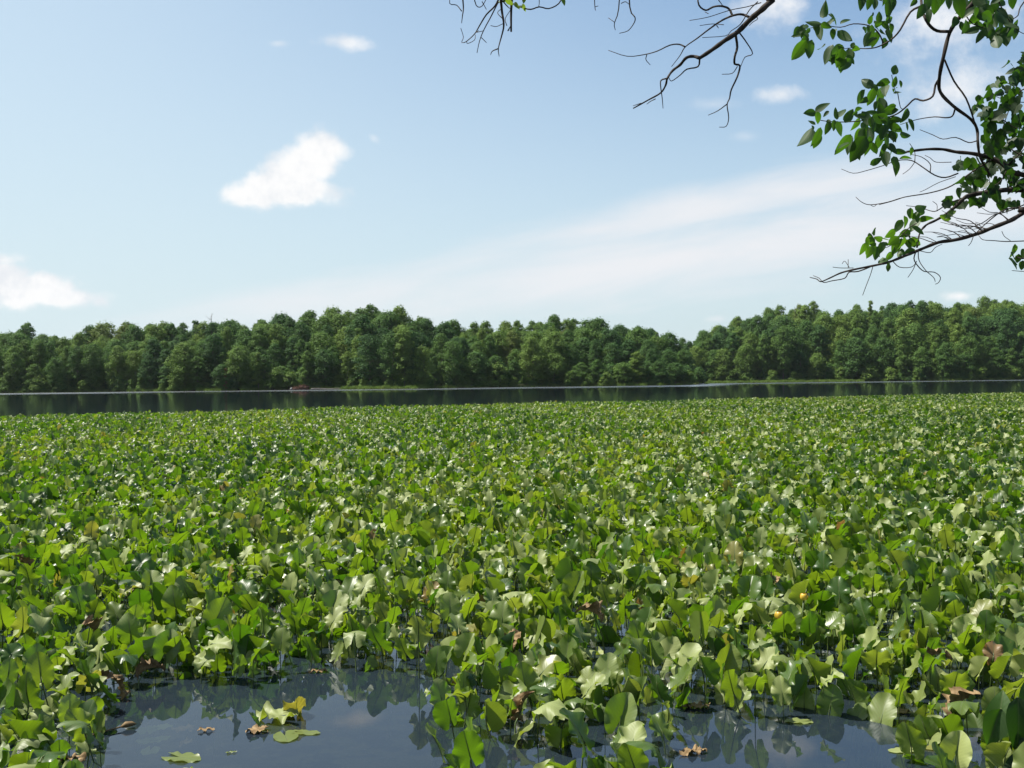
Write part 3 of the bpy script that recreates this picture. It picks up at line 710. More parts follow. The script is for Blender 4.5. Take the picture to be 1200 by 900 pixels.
def scatter(y0, y1, sp):
    ys = np.arange(y0, y1, sp); out = []
    for y in ys:
        hw = 0.56 * y + (3.5 if y > 8 else 1.5); xs = np.arange(-hw, hw, sp); out.append(np.stack([xs, np.full(len(xs), y)], 1))
    a = np.vstack(out); return a + rng.uniform(-0.5, 0.5, a.shape) * sp
LOWP = scatter(4.6, 9.5, 0.25)
P0 = np.vstack([LOWP, scatter(4.6, 20, 0.130), scatter(20, 45, 0.148), scatter(45, 100, 0.185)])
low_ = np.zeros(len(P0), bool); low_[:len(LOWP)] = True
ang = np.arctan2(P0[:, 0], P0[:, 1]); dist = np.hypot(P0[:, 0], P0[:, 1])
keep = dist < np.interp(ang, ea, er) + 1.2 * np.sin(P0[:, 0] * 0.5) + rng.normal(0, 0.5, len(P0))
keep &= ~inside(POOL_L, P0[:, 0], P0[:, 1]) & ~inside(POOL_R, P0[:, 0], P0[:, 1]) & ~inside(POOL_C, P0[:, 0], P0[:, 1])
for q in GAPS: keep &= ~inside(q, P0[:, 0], P0[:, 1])
prob = np.interp(P0[:, 1], [4.5, 6.0, 6.8, 8, 10, 14], [0.72, 0.76, 0.88, 0.96, 1.0, 1.0])
patchy = 0.5 + 0.5 * np.sin(P0[:, 0] * 1.9 + 1.3 * np.sin(P0[:, 1] * 1.4)) * np.sin(P0[:, 1] * 2.3 + P0[:, 0])
prob = prob * (1 - 0.55 * (1 - patchy) * np.interp(P0[:, 1], [5, 8, 12], [0.6, 0.5, 0.0]))
keep &= rng.random(len(P0)) < prob
keep &= P0[:, 1] > near_shore(P0[:, 0]) + 1.3
P0 = P0[keep]; low_ = low_[keep]; NP = len(P0)
vi = rng.choice(NV, NP, p=np.array(VW) / sum(VW)); rz = rng.uniform(0, 6.283, NP)
tilt = rng.normal(0, 0.13, (NP, 2)); sc = rng.uniform(0.50, 0.82, NP)
tone = 0.36 + 0.12 * np.sin(P0[:, 0] * 0.35 + 1.5 * np.sin(P0[:, 1] * 0.12)) + rng.normal(0, 0.22, NP)
tint = np.clip(tone, 0.0, 0.84); od = rng.random(NP); tint[od < 0.024] = rng.uniform(0.86, 0.90, (od < 0.024).sum()); tint[od < 0.008] = rng.uniform(0.92, 1.0, (od < 0.008).sum()); sc[od < 0.008] *= 0.75
zs = sc * rng.uniform(0.92, 1.10, NP); front = np.clip((8.0 - P0[:, 1]) / 2.0, 0, 1)
lift = rng.uniform(-0.05, 0.17, NP) * (1 - front) + rng.uniform(-0.14, 0.06, NP) * front
lift[low_] = rng.uniform(-0.24, -0.10, low_.sum()); sc[low_] *= 0.9
proj = np.array([project((x, y, 0.25))[:2] for x, y in P0[:6000]]) if False else None
pp = np.stack([P0[:, 0] - CAM.x, P0[:, 1], np.full(NP, 0.25 - CAM_H)], 1)
dz = pp @ np.array(fw); PX = 600 + F * (pp @ np.array(c_r)) / dz; PY = 450 - F * (pp @ np.array(c_u)) / dz
vis = (PX > -12) & (PX < 1212) & (PY < 905)
order = np.argsort(np.where(vis, dz / sc, 1e9)); near = order[:300]; mask = np.ones(NP, bool); mask[near] = False
gn_scatter('spatterdock_bed', [v.both for v in VARS], np.column_stack([P0[mask], lift[mask]]), np.column_stack([tilt[mask], rz[mask]]),
           np.column_stack([sc[mask], sc[mask], zs[mask]]), vi[mask], tint[mask], 'dense green spatterdock leaves filling the shallow lake behind the front rows', 'lily pads')
leaf_items = []
def leaf_zone(px, py):
    if px < 150: return 'in the lower left corner clump' if py > 790 else 'behind the lower left corner clump'
    if px < 500: return 'at the edge of the left pool' if py > 745 else 'in the bed behind the left pool'
    if px < 690: return 'in the middle clump, left half' if py > 790 else 'behind the middle clump, left half'
    if px < 800: return 'in the middle clump, right half' if py > 790 else 'behind the middle clump, right half'
    if px < 1060: return 'at the edge of the right pool' if py > 755 else 'in the bed behind the right pool'
    return 'in the lower right corner clump' if py > 800 else 'behind the lower right corner clump'
def leaf_colour(t): return 'dark green' if t < 0.22 else 'green' if t < 0.48 else 'light green' if t < 0.85 else 'yellowing' if t < 0.91 else 'orange brown'
def pad_leaf(x, y, z, k, s, z_s, az, tl, t, label=None):
    v = VARS[k]; o = thing('spatterdock_leaf', label, 'lily leaf', (x, y, z), 0, 'spatterdock leaves of the front rows')
    o.rotation_euler = (tl[0], tl[1], az); o.scale = (s, s, z_s)
    b = link('blade', v.blade, o); b['tint'] = float(t); link('stalk', v.stem, o); return o
for i in near:
    o = pad_leaf(P0[i, 0], P0[i, 1], float(lift[i]), vi[i], sc[i], zs[i], rz[i], tilt[i], tint[i])
    leaf_items.append(((leaf_colour(tint[i]), VARS[vi[i]].word, leaf_zone(PX[i], PY[i])), PX[i], o))
number(leaf_items, lambda k, o: f'{k[1]} {k[0]} leaf on a stalk {k[2]}' if o is None else f'{o} {k[1]} {k[0]} leaf from the left {k[2]}')

# ------------------------------------------------------------------ dead leaves, flowers and what floats on the open water
def flat_leaf(name, label, px, py, L, rot, seed, mat=None, z=0.006, t=0.5, tip=(0, 0), cat='leaf', group=None, **kw):
    V, Fc, UV, _ = pad_surface(seed, L * (0.8 if mat is M_DRY else 1.0), **kw); p = ground(px, py, z)
    M = Matrix.Rotation(R(rot), 4, 'Z') @ Matrix.Rotation(R(tip[0]), 4, 'X') @ Matrix.Rotation(R(tip[1]), 4, 'Y')
    mb = MB(); mb.add(place(V, M), Fc, UV); o = link(name, mb.mesh(name, mat or M_PAD)); o.location = p; o['tint'] = t
    return tag(o, label, cat, group)
flat_leaf('floating_leaf', 'crumpled pale green leaf floating in the middle of the left pool', 328, 838, 0.22, 70, 31, t=0.80, crumple=0.05, fold=14, ruffle=0.09, z=0.03)
flat_leaf('floating_leaf', 'brown and yellow leaf tip standing up beside the crumpled floating leaf', 347, 833, 0.15, 200, 32, t=0.90, crumple=0.04, fold=35, ruffle=0.06, z=0.035, tip=(55, 10))
flat_leaf('floating_leaf', 'cream coloured dry leaf floating against the crumpled green leaf', 303, 855, 0.13, 100, 33, M_DRY, crumple=0.04, fold=8, ruffle=0.06, z=0.012)
flat_leaf('floating_leaf', 'dark small leaf standing at the back of the crumpled floating leaf', 298, 845, 0.09, 120, 34, t=0.1, fold=30, z=0.03, tip=(60, 0))
flat_leaf('floating_pad', 'pale round pad lying flat right of the cream floating leaf', 334, 862, 0.15, 200, 35, t=0.78, fold=1, ruffle=0.01, z=0.005)
flat_leaf('floating_pad', 'pale long pad lying flat, outermost beside the pale round pad', 356, 858, 0.14, 260, 36, t=0.82, fold=1, ruffle=0.012, wide=0.6, z=0.005)
flat_leaf('floating_pad', 'yellowish green torn pad floating alone near the bottom of the left pool', 210, 887, 0.19, 250, 37, t=0.80, fold=2, ruffle=0.02, wide=0.7, z=0.006, sinus=24)
for i, (px, py, L, rr, lab) in enumerate([(172, 856, 0.12, 20, 'topmost'), (188, 852, 0.10, 300, 'rightmost'), (173, 868, 0.10, 90, 'leftmost'), (188, 866, 0.09, 330, 'smallest'), (176, 879, 0.11, 190, 'lowest')]):
    flat_leaf('sunken_pad', f'{lab} of the five pale sunken pads clustered under the left pool', px, py, L, rr, 40 + i, t=0.80, fold=2, ruffle=0.02, z=-0.008 - 0.005 * i, group='sunken pads under the left pool')
flat_leaf('sunken_leaf', 'reddish sunken leaf beside the tan floating leaf in the left pool', 216, 855, 0.14, 80, 51, M_DRY, z=-0.05, crumple=0.03)
flat_leaf('sunken_leaf', 'reddish sunken leaf, lower one below the tan floating leaf', 219, 869, 0.13, 170, 52, M_DRY, z=-0.05, crumple=0.03, wide=0.6)
flat_leaf('floating_leaf', 'tan narrow dry leaf floating beside the reddish sunken leaves', 240, 855, 0.10, 280, 53, M_DRY, z=0.01, crumple=0.03, wide=0.5)
flat_leaf('floating_leaf', 'tiny yellowish leaf scrap floating at the bottom of the left pool', 272, 881, 0.05, 100, 54, t=0.85, wide=0.4, fold=5)
flat_leaf('floating_leaf', 'pinkish dry leaf floating at the rim of the left pool', 374, 786, 0.13, 100, 55, M_DRY, z=0.012, crumple=0.04, wide=0.5)
flat_leaf('floating_leaf', 'brown curled dry leaf floating below the lower left corner clump', 82, 889, 0.19, 95, 56, M_DRY, z=0.02, crumple=0.05, wide=0.5, fold=20)
flat_leaf('floating_leaf', 'tan dry leaf floating at the left rim of the right pool', 818, 827, 0.17, 95, 57, M_DRY, z=0.012, crumple=0.04, wide=0.45)
flat_leaf('floating_leaf', 'pinkish ragged dry leaf floating low in the right pool', 814, 880, 0.16, 110, 58, M_DRY, z=0.012, crumple=0.06, wide=0.6)
flat_leaf('floating_leaf', 'dull brown leaf floating before the lower right corner clump', 1053, 833, 0.14, 90, 59, M_DRY, z=0.008, fold=2, wide=0.7)
flat_leaf('floating_pad', 'flat green pad floating in the lower right corner clump', 1062, 879, 0.14, 95, 60, t=0.7, fold=1, ruffle=0.01, wide=0.6)
flat_leaf('floating_pad', 'yellow flat pad floating beside the flat green pad', 1096, 876, 0.10, 95, 61, t=0.89, fold=1, ruffle=0.01, wide=0.7)
flat_leaf('floating_pad', 'bright green pad lying on the water below the right pool leaves', 938, 845, 0.13, 85, 62, t=0.72, fold=2, ruffle=0.02, wide=0.7)

def dead_stalk_leaf(px, py, z, L, seed, label, mat=M_DRY, fold=45, name='dead_leaf', t=0.97):
    p = ground(px, py, z); V, Fc, UV, _ = pad_surface(seed, L, fold=fold, crumple=0.07, ruffle=0.08, wide=0.7, curl=-0.8)
    g = np.random.default_rng(seed); o = thing(name, label, 'dead leaf', (p.x, p.y, 0), g.uniform(0, 6.28))
    M = Matrix.Translation((0, 0, z)) @ Matrix.Rotation(R(g.uniform(20, 80)), 4, 'X') @ Matrix.Rotation(R(g.uniform(-40, 40)), 4, 'Y')
    mb = MB(); mb.add(place(V, M), Fc, UV); b = link('blade', mb.mesh('blade', mat), o); b['tint'] = t
    mb = MB(); mb.tube([(0.08, -0.1, -0.4), (0.05, -0.06, z * 0.5), (0, 0, z)], [0.006, 0.005, 0.004], 6); link('stalk', mb.mesh('stalk', M_STEM), o)
for a in [(137, 800, 0.10, 0.20, 71, 'large tan dead leaf drooping to the water beside the lower left corner clump', M_DRY, 30),
          (172, 785, 0.10, 0.15, 72, 'shrivelled brown dead leaf on a stalk at the left end of the left pool', M_DRY, 60),
          (105, 735, 0.30, 0.12, 73, 'small shrivelled reddish brown leaf in the bed above the left corner clump', M_DRY, 70),
          (598, 752, 0.16, 0.17, 74, 'tan dry leaf lying level between leaves behind the middle clump', M_DRY, 15),
          (695, 718, 0.36, 0.16, 75, 'pinkish tan dead leaf hanging upright in the bed behind the middle clump', M_DRY, 60),
          (612, 830, 0.12, 0.14, 76, 'dark brown shrivelled leaf low on a stalk inside the middle clump', M_DRY, 65),
          (1125, 826, 0.16, 0.17, 77, 'curled yellow brown dead leaf on a thin stalk in the lower right corner clump', M_DRY, 60),
          (30, 662, 0.34, 0.2, 78, 'orange brown dead leaf in the bed far up the left side', M_DRY, 30),
          (905, 680, 0.36, 0.13, 79, 'orange brown shrivelled leaf above the yellow flowers', M_DRY, 60),
          (1093, 768, 0.25, 0.14, 80, 'tan ragged dead leaf behind the lower right corner clump', M_DRY, 40)]:
    dead_stalk_leaf(*a)
def flower(px, py, z, label):
    p = ground(px, py, z); o = thing('spatterdock_flower', label, 'flower', (p.x, p.y, 0), random.uniform(0, 6), 'yellow spatterdock flowers')
    mb = MB()
    for i in range(6):
        a = i * math.pi / 3; V = []; Fc = []
        for j in range(6):
            t = j / 5 * 2.2 - 0.9
            for k in range(5):
                b = (k / 4 - 0.5) * 1.25 * math.cos((j / 5 - 0.5) * 1.6); rr = 0.028 * math.cos(t * 0.75) + (0.003 if i % 2 else 0)
                V.append((rr * math.cos(a + b), rr * math.sin(a + b), z + 0.03 + 0.027 * math.sin(t)))
        for j in range(5): Fc += [(j * 5 + k, j * 5 + k + 1, j * 5 + k + 6, j * 5 + k + 5) for k in range(4)]
        mb.add(V, Fc)
    link('petals', mb.mesh('petals', M_YELLOW), o)
    mb = MB(); mb.tube([(0, 0, z + 0.01), (0, 0, z + 0.035), (0, 0, z + 0.045)], [0.012, 0.016, 0.02], 10); link('stigma', mb.mesh('stigma', M_YELLOW), o)
    mb = MB(); mb.tube([(0.05, 0.02, -0.4), (0.02, 0, z * 0.5), (0, 0, z + 0.01)], [0.006, 0.006, 0.007], 6); link('stalk', mb.mesh('stalk', M_STEM), o)
flower(913, 726, 0.30, 'yellow globe flower, lower one of the two above the right pool')
flower(942, 704, 0.32, 'yellow globe flower, upper one of the two above the right pool')
# a spent bud with its stalk trailing on the water
p = ground(142, 853, 0.012); mb = MB()
mb.tube([(-0.16, -0.16, 0), (-0.08, -0.07, 0.004), (0, 0, 0.006)], [0.003, 0.004, 0.005], 6); mb.tube([(0, 0, 0.006), (0.02, 0.018, 0.012), (0.05, 0.03, 0.014), (0.075, 0.035, 0.01)], [0.006, 0.018, 0.014, 0.003], 8)
o = tag(link('spent_bud', mb.mesh('spent_bud', M_DRY)), 'spent tan bud floating with its trailing stalk at the left side of the pool', 'flower bud'); o.location = p

# smooth leaved plant in the lower right corner, nearest of all
o = thing('shoreline_plant', 'plant with large smooth dark oval leaves at the lower right corner', 'plant', ground(1196, 893, 0.0))
base = o.location.copy()
def oval_leaf(L, Wd, seed, fold=18, curl=-0.25, n=9, m_=8):
    g = np.random.default_rng(seed); V = []; Fc = []; UV = []
    for j in range(n + 1):
        t = j / n; hw = Wd * 0.5 * math.sin(math.pi * t ** 0.72) ** 0.75 if 0 < t < 1 else 0.0005
        for k in range(m_ + 1):
            s = k / m_ * 2 - 1; x = hw * s; y = L * t
            V.append((x, y, abs(x) * math.tan(R(fold)) + curl * y * y / L + 0.02 * L * math.sin(6 * t + 2 * s + seed) * abs(s)))
            UV.append((0.5 + 0.42 * s * (hw / (Wd * 0.5)), t))
    for j in range(n): Fc += [(j * (m_ + 1) + k, j * (m_ + 1) + k + 1, (j + 1) * (m_ + 1) + k + 1, (j + 1) * (m_ + 1) + k) for k in range(m_)]
    return V, Fc, UV
def frame(tipdir, nrm):
    y = Vector(tipdir).normalized(); z = Vector(nrm); z = (z - y * z.dot(y)).normalized(); x = y.cross(z)
    return Matrix((x, y, z)).transposed().to_4x4()
for i, (px, py, dep, L, tp, nm, t) in enumerate([(1166, 853, 5.0, 0.20, (-0.35, -0.1, -0.9), (-0.2, -0.9, 0.35), 0.35), (1172, 838, 5.05, 0.24, (0.25, 0.1, 0.95), (-0.3, -0.9, 0.2), 0.55), (1196, 850, 4.95, 0.27, (0.0, -0.2, -0.95), (0.1, -0.95, 0.3), 0.02),
                                                 (1215, 810, 5.1, 0.25, (0.3, 0, 0.9), (-0.2, -0.9, 0.3), 0.2), (1198, 905, 4.8, 0.28, (-0.7, -0.4, -0.1), (0, -0.5, 0.85), 0.02), (1222, 870, 4.9, 0.24, (0.6, -0.4, 0.3), (0, -0.6, 0.7), 0.1)]):
    p = pt(px, py, dep); V, Fc, UV = oval_leaf(L, L * 0.62, i); M = Matrix.Translation(p - base - Vector(tp).normalized() * L * 0.5) @ frame(tp, nm)
    mb = MB(); mb.add(place(V, M), Fc, UV); b = link('leaf', mb.mesh('leaf', M_TWIGLEAF), o); b['tint'] = t
    q = M @ Vector((0, 0, 0)); mb = MB(); mb.tube([Vector((0.02 * i, 0.05, -0.4)), Vector((q.x * 0.4, q.y * 0.4 + 0.03, q.z * 0.5)), q], [0.008, 0.007, 0.004], 6); link('stalk', mb.mesh('stalk', M_STEM), o)

# ------------------------------------------------------------------ the tree reaching in from the bank
TB = Vector((4.75, 4.1, 0.40))
tree = thing('overhanging_tree', 'bank tree reaching in from above with leafy boughs and one long bare limb', 'tree', TB)
def rel(p): return Vector(p) - TB
TRUNK = [(4.75, 4.1, 0.2, 0.21), (4.72, 4.12, 1.4, 0.175), (4.62, 4.2, 2.8, 0.155), (4.5, 4.3, 4.2, 0.13), (4.45, 4.3, 5.6, 0.10), (4.3, 4.2, 7.2, 0.06)]
mb = MB(); sp_ = spline(TRUNK, 5); mb.tube([rel(p[:3]) for p in sp_], [p[3] for p in sp_], 14); link('trunk', mb.mesh('trunk', M_BARK), tree)
def poly3(pts, dep, r0_, r1_, lead=()):
    """pixels (or whole points) -> path in the place with thickness; dep = (start, end) distance"""
    out = list(lead); n = len(pts)
    for i, p in enumerate(pts):
        t = i / max(n - 1, 1); d = dep[0] + (dep[1] - dep[0]) * t + 0.03 * math.sin(i * 2.1)
        q = pt(p[0], p[1], d); out.append((q.x, q.y, q.z, r0_ + (r1_ - r0_) * t))
    return out
LINK = 0.075
def bough(label, main, twigs, clusters):
    mb = MB()
    for path in main:
        s_ = spline(path, 4); mb.tube([rel(p[:3]) for p in s_], [p[3] * (1 + 0.08 * math.sin(i * 1.7)) for i, p in enumerate(s_)], 8)
    b = tag(link('limb', mb.mesh('limb', M_BARK), tree), label)
    mb = MB(); any_ = False
    for path in twigs:
        s_ = spline(path, 3); mb.tube([rel(p[:3]) for p in s_], [p[3] for p in s_], 5); any_ = True
    if any_: link('twigs', mb.mesh('twigs', M_BARK), b)
    for nm, cl, t in clusters:
        cen = np.array([np.mean([tuple(v) for v in V], 0) for V, _, _ in cl]); grp = list(range(len(cl)))
        for i in range(len(cl)):
            for j in range(i):
                if np.linalg.norm(cen[i] - cen[j]) < LINK:
                    a_, b_ = grp[i], grp[j]
                    if a_ != b_: grp = [b_ if q == a_ else q for q in grp]
        for gi_ in sorted(set(grp)):
            mb = MB()
            for q, (V, Fc, UV) in zip(grp, cl):
                if q == gi_: mb.add(V, Fc, UV)
            c_ = link(nm, mb.mesh(nm, M_TWIGLEAF), b); c_['tint'] = float(min(1, max(0, t + random.gauss(0, 0.06))))
    return b
TW = lambda pts, d, r=1.0, r1=None: poly3(pts, d if isinstance(d, tuple) else (d, d + 0.08), 0.0042 * r, 0.0016 if r1 is None else 0.0042 * r1)
def leaves(lst, dep, seed, spread=0.16, wide=0.54, dl=20, extra=0.45):
    g = np.random.default_rng(seed); out = []
    lst = list(lst) + [(it[0] + g.normal(0, 6), it[1] + g.normal(0, 5), (it[2] if len(it) > 2 else dl) * g.uniform(0.55, 0.85)) for it in lst if len(lst) > 10 and g.random() < extra]
    for it in lst:
        px, py = it[0], it[1]; ln = it[2] if len(it) > 2 else dl * g.uniform(0.7, 1.1); an = it[3] if len(it) > 3 else g.normal(-100, 40)
        d = dep + g.uniform(-spread, spread); L = ln * d / F * 0.95; p = pt(px, py, d)
        tp = (c_r * math.cos(R(an)) + c_u * math.sin(R(an)) + fw * g.normal(0, 0.35)).normalized()
        nm = (-fw * g.choice([1, 1, -1]) + c_r * g.normal(0, 0.6) + c_u * g.normal(0.25, 0.55)).normalized()
        V, Fc, UV = oval_leaf(L, L * wide * g.uniform(0.85, 1.12), int(g.integers(99)), fold=g.uniform(6, 24), curl=g.uniform(-0.45, 0.1), n=7, m_=4)
        out.append((place(V, Matrix.Translation(rel(p) - tp * L * 0.5) @ frame(tp, nm)), Fc, UV))
    return out
LOBE = [(0, 1.08), (14, 0.84), (30, 0.72), (48, 0.88), (64, 0.72), (90, 0.64), (114, 0.70), (140, 0.58), (166, 0.44), (180, 0.14)]
def lobed(L, g):
    """small leaf with pointed lobes"""
    aa = [a for a, _ in LOBE] ; full = [(-a, r) for a, r in LOBE[::-1][:-1]] + LOBE
    V = [(0, 0.42 * L, 0)]; UV = [(0.5, 0.4)]
    for a, r in full:
        x = 0.60 * L * r * math.sin(R(a)); y = 0.42 * L + 0.60 * L * r * math.cos(R(a)); V.append((x, y, abs(x) * 0.25 - 0.25 * (y - 0.42 * L) ** 2 / L)); UV.append((0.5 + x / L, y / L))
    return V, [(0, i + 1, i) for i in range(1, len(V) - 1)], UV
def lobed_leaves(lst, dep, seed, spread=0.4, size=0.070):
    g = np.random.default_rng(seed); out = []
    for px, py in lst:
        d = dep + g.uniform(-spread, spread); L = size * g.uniform(0.65, 1.25); p = pt(px, py, d); an = g.normal(-95, 45)
        tp = (c_r * math.cos(R(an)) + c_u * math.sin(R(an)) + fw * g.normal(0, 0.5)).normalized()
        nm = (-fw * g.choice([1, 1, -1]) + c_r * g.normal(0, 0.6) + c_u * g.normal(0.3, 0.6)).normalized()
        V, Fc, UV = lobed(L, g) if g.random() < 0.55 else oval_leaf(L * 0.95, L * 0.66, int(g.integers(99)), fold=g.uniform(6, 24), curl=g.uniform(-0.5, 0), n=6, m_=4); out.append((place(V, Matrix.Translation(rel(p) - tp * L * 0.4) @ frame(tp, nm)), Fc, UV))
    return out

# long bare limb
D = 4.8
bough('long bare leafless limb with crooked side twigs',
  [poly3([(930, -22), (905, 0), (893, 11), (880, 22), (865, 37), (850, 47), (835, 58), (820, 68)], (4.75, 4.8), 0.0165, 0.0095, [(4.46, 4.3, 5.4, 0.06), (3.6, 4.5, 5.25, 0.045), (2.5, 4.7, 4.6, 0.03)]),
   poly3([(820, 68), (812, 66), (804, 68), (797, 76), (788, 83), (782, 92), (780, 100), (774, 109), (760, 117), (742, 127)], (4.8, 4.85), 0.0085, 0.003)],
  [TW([(878, 20), (870, 17), (860, 18), (846, 24), (830, 35), (817, 45), (803, 55), (797, 65), (787, 78)], D, 1.6), TW([(803, 55), (796, 52), (785, 53), (770, 60), (755, 64), (735, 66), (713, 59)], D, 1.0),
   TW([(758, 64), (757, 70), (762, 76)], D, .6), TW([(858, 18), (854, 10), (845, 7), (836, 8), (827, 12), (819, 6), (817, -8)], D, 1.4, .9), TW([(862, 40), (864, 55), (861, 66), (861, 75), (867, 77), (864, 90), (857, 105), (855, 115), (852, 123), (854, 138), (851, 148), (843, 149)], D, 1.6),
   TW([(852, 122), (841, 130), (830, 135)], D, .7), TW([(867, 39), (875, 50), (882, 63), (873, 67), (868, 78)], D, .9), TW([(864, 78), (858, 86), (846, 87)], D, .6), TW([(820, 68), (818, 78), (805, 81), (797, 88), (787, 95), (784, 91)], D, 1.1),
   TW([(888, 2), (878, 12), (868, 28), (857, 36), (850, 42), (823, 44)], D, .7), TW([(892, 3), (875, 8), (855, 12), (830, 20), (808, 24)], D, .6), TW([(781, 92), (775, 94), (774, 100), (776, 115), (777, 127)], D, 1.0), TW([(848, 29), (835, 28), (820, 30)], D, .5),
   TW([(884, 18), (888, 22), (882, 26), (878, 30)], D, .6), TW([(842, 0), (848, 8)], D, .6), TW([(830, 16), (826, 14)], D, .5), TW([(840, 30), (842, 33)], D, .7), TW([(768, 116), (762, 119), (758, 122)], D, .6), TW([(751, 121), (742, 124)], D, .5)], [])
# high limb above the view with twigs hanging from it
D = 4.6
bough('thin twigs hanging down from a higher limb, nearly bare',
  [poly3([(800, -70), (700, -40), (640, -24), (601, -14), (560, -12), (522, -18)], (4.55, 4.65), 0.018, 0.004, [(4.44, 4.3, 6.0, 0.05), (3.4, 4.4, 5.8, 0.04), (2.2, 4.5, 4.9, 0.03)])],
  [TW([(601, -16), (599, 12), (599, 37)], D, 1.7, 1.1), TW([(599, 30), (595, 36), (597, 35)], D, .7), TW([(586, -14), (588, 12), (590, 25), (590, 33), (587, 45), (584, 57), (585, 66)], D, 1.6), TW([(584, 57), (577, 60), (575, 64)], D, .8),
   TW([(586, -5), (580, 7), (570, 17), (562, 30), (556, 40), (546, 49), (541, 50)], D, 1.1), TW([(547, 48), (548, 51), (556, 47), (557, 41)], D, .4), TW([(541, 49), (543, 43), (540, 33)], D, .4), TW([(584, 2), (575, 20), (567, 35), (562, 48), (559, 62)], D, .8), TW([(564, 44), (570, 50)], D, .5), TW([(567, 36), (558, 38), (561, 36)], D, .4),
   TW([(600, 4), (612, 9), (622, 11), (632, 8), (643, 10), (655, 4), (660, -8), (668, -30)], D, .8, .7), TW([(541, -14), (543, 8), (542, 18), (541, 27)], D, 1.0), TW([(541, 13), (535, 6), (527, 4), (529, -10)], D, .6), TW([(554, -12), (558, 6), (565, 7), (573, -8)], D, .7), TW([(565, 2), (570, 11)], D, .5), TW([(589, 22), (583, 15), (588, 10)], D, .5), TW([(594, 30), (592, 22), (598, 12)], D, .5), TW([(589, 28), (582, 31), (575, 30)], D, .4), TW([(588, 0), (595, 8), (598, 10)], D, .8),
   TW([(728, -44), (725, 10), (720, 27), (721, 35)], D, .8), TW([(720, 26), (713, 21)], D, .4), TW([(736, -48), (738, 8), (744, 20), (743, 27), (736, 36), (726, 39)], D, .9), TW([(728, 4), (733, 2), (737, 5)], D, .5), TW([(695, -38), (697, 6), (698, 12)], D, .6), TW([(697, 8), (701, 7)], D, .4), TW([(630, -18), (632, 2), (631, 8)], D, .5)],
  [('leaf_cluster', leaves([(588, 1, 12, 20), (597, 2, 12, -30), (605, 6, 10, -60), (614, 9, 10, -70), (614, 0, 10, -100), (609, 8, 8, 0), (661, 2, 10, -80), (592, -3, 12, -100)], D, 5, 0.06), 0.95)])
# leafy bough
CB = [(966,13,22,75),(978,21,16,-50),(990,24,13,35),(953,27,20,175),(934,38,20,-125),(940,36,17,-100),(936,60,32,-122),(948,58,24,-105),(962,38,22,-88),(976,40,14,-80),(990,43,24,-45),(971,64,26,-112),(977,66,22,-105),(984,68,24,-98),(987,71,26,-88),(994,69,24,-108),(996,63,15,-80),(1003,57,13,0),(1000,52,11,60),(957,33,15,-80),(968,30,14,-20),(972,26,14,60),(944,32,15,-120),(942,50,18,-120),(980,58,18,-150)]
CB2 = [(1020,23,12,85),(1030,20,14,90),(1030,28,14,30),(1042,23,16,35),(1042,42,20,-78),(1026,46,20,-100),(1017,46,20,-112),(1012,36,16,-135),(1034,38,11,-60),(1022,36,16,-90),(1038,30,15,-40)]
CC = [(1049,81,18,62),(1016,97,20,130),(1034,97,19,182),(1048,96,14,80),(1050,103,8,40),(1052,109,11,10),(1009,114,22,-118),(1020,114,22,-108),(1030,114,27,-110),(1037,104,20,-120),(1026,124,14,-110),(1035,122,20,-70),(963,125,20,38),(949,133,20,188),(959,138,16,-70),(951,144,11,150),(945,163,31,-115),(959,160,24,-105),(980,133,16,110),(986,132,20,50),(970,150,18,-112),(983,151,20,-70),(977,147,14,-90),(995,136,19,60),(1006,128,11,20),(987,169,30,-130),(995,170,24,-105),(1006,174,34,-120),(1015,171,26,-100),(1003,146,18,-115),(1016,140,24,-60),(1022,147,24,-90),(1030,140,22,-20),(1035,155,22,-110),(1020,160,24,-80),(1028,168,24,-100),(1045,130,19,10),(1050,140,16,0),(1062,135,20,-110),(1068,146,17,-70),(1061,158,18,0),(1040,165,22,-90),(1050,150,20,-30),(1038,186,22,-92),(1050,196,22,-75),(1027,189,17,28),(1045,174,20,-60),(1055,178,16,-10),(1060,184,14,20),(1012,150,20,-120),(1025,132,18,160),(1033,131,20,100),(1040,145,20,-100),(1024,175,20,-70),(1034,176,18,-110),(1046,160,18,-60),(1008,136,14,170),(1029,150,22,-60),(1012,160,24,-100)]
CT = [(1010,2,18,-100),(1018,4,16,-95),(1025,5,18,-100),(1031,0,16,-80),(1042,8,24,-100),(1048,2,18,-80),(1071,3,12,-130),(1080,13,22,-120),(1086,4,26,-100),(1097,7,24,-80),(1090,0,20,-90),(1112,3,18,-90),(1125,8,28,-70),(1131,3,20,-90),(1120,25,18,-120),(1038,-2,18,-90),(1104,-2,20,-90),(1118,-2,20,-90)]
CT2 = [(1135,15),(1143,22),(1150,12),(1158,20),(1148,31),(1165,25),(1172,30),(1181,25),(1160,38,22),(1168,50,26,-90),(1178,46,22,-90),(1186,38),(1191,34),(1150,42,20,-130),(1133,31,22,-110),(1140,7),(1155,4),(1166,10),(1186,3,18,-60),(1176,15),(1156,30),(1171,40),(1143,14),(1163,16),(1150,22),(1172,22),(1183,32),(1164,44),(1176,36),(1158,10),(1148,2),(1170,3)]
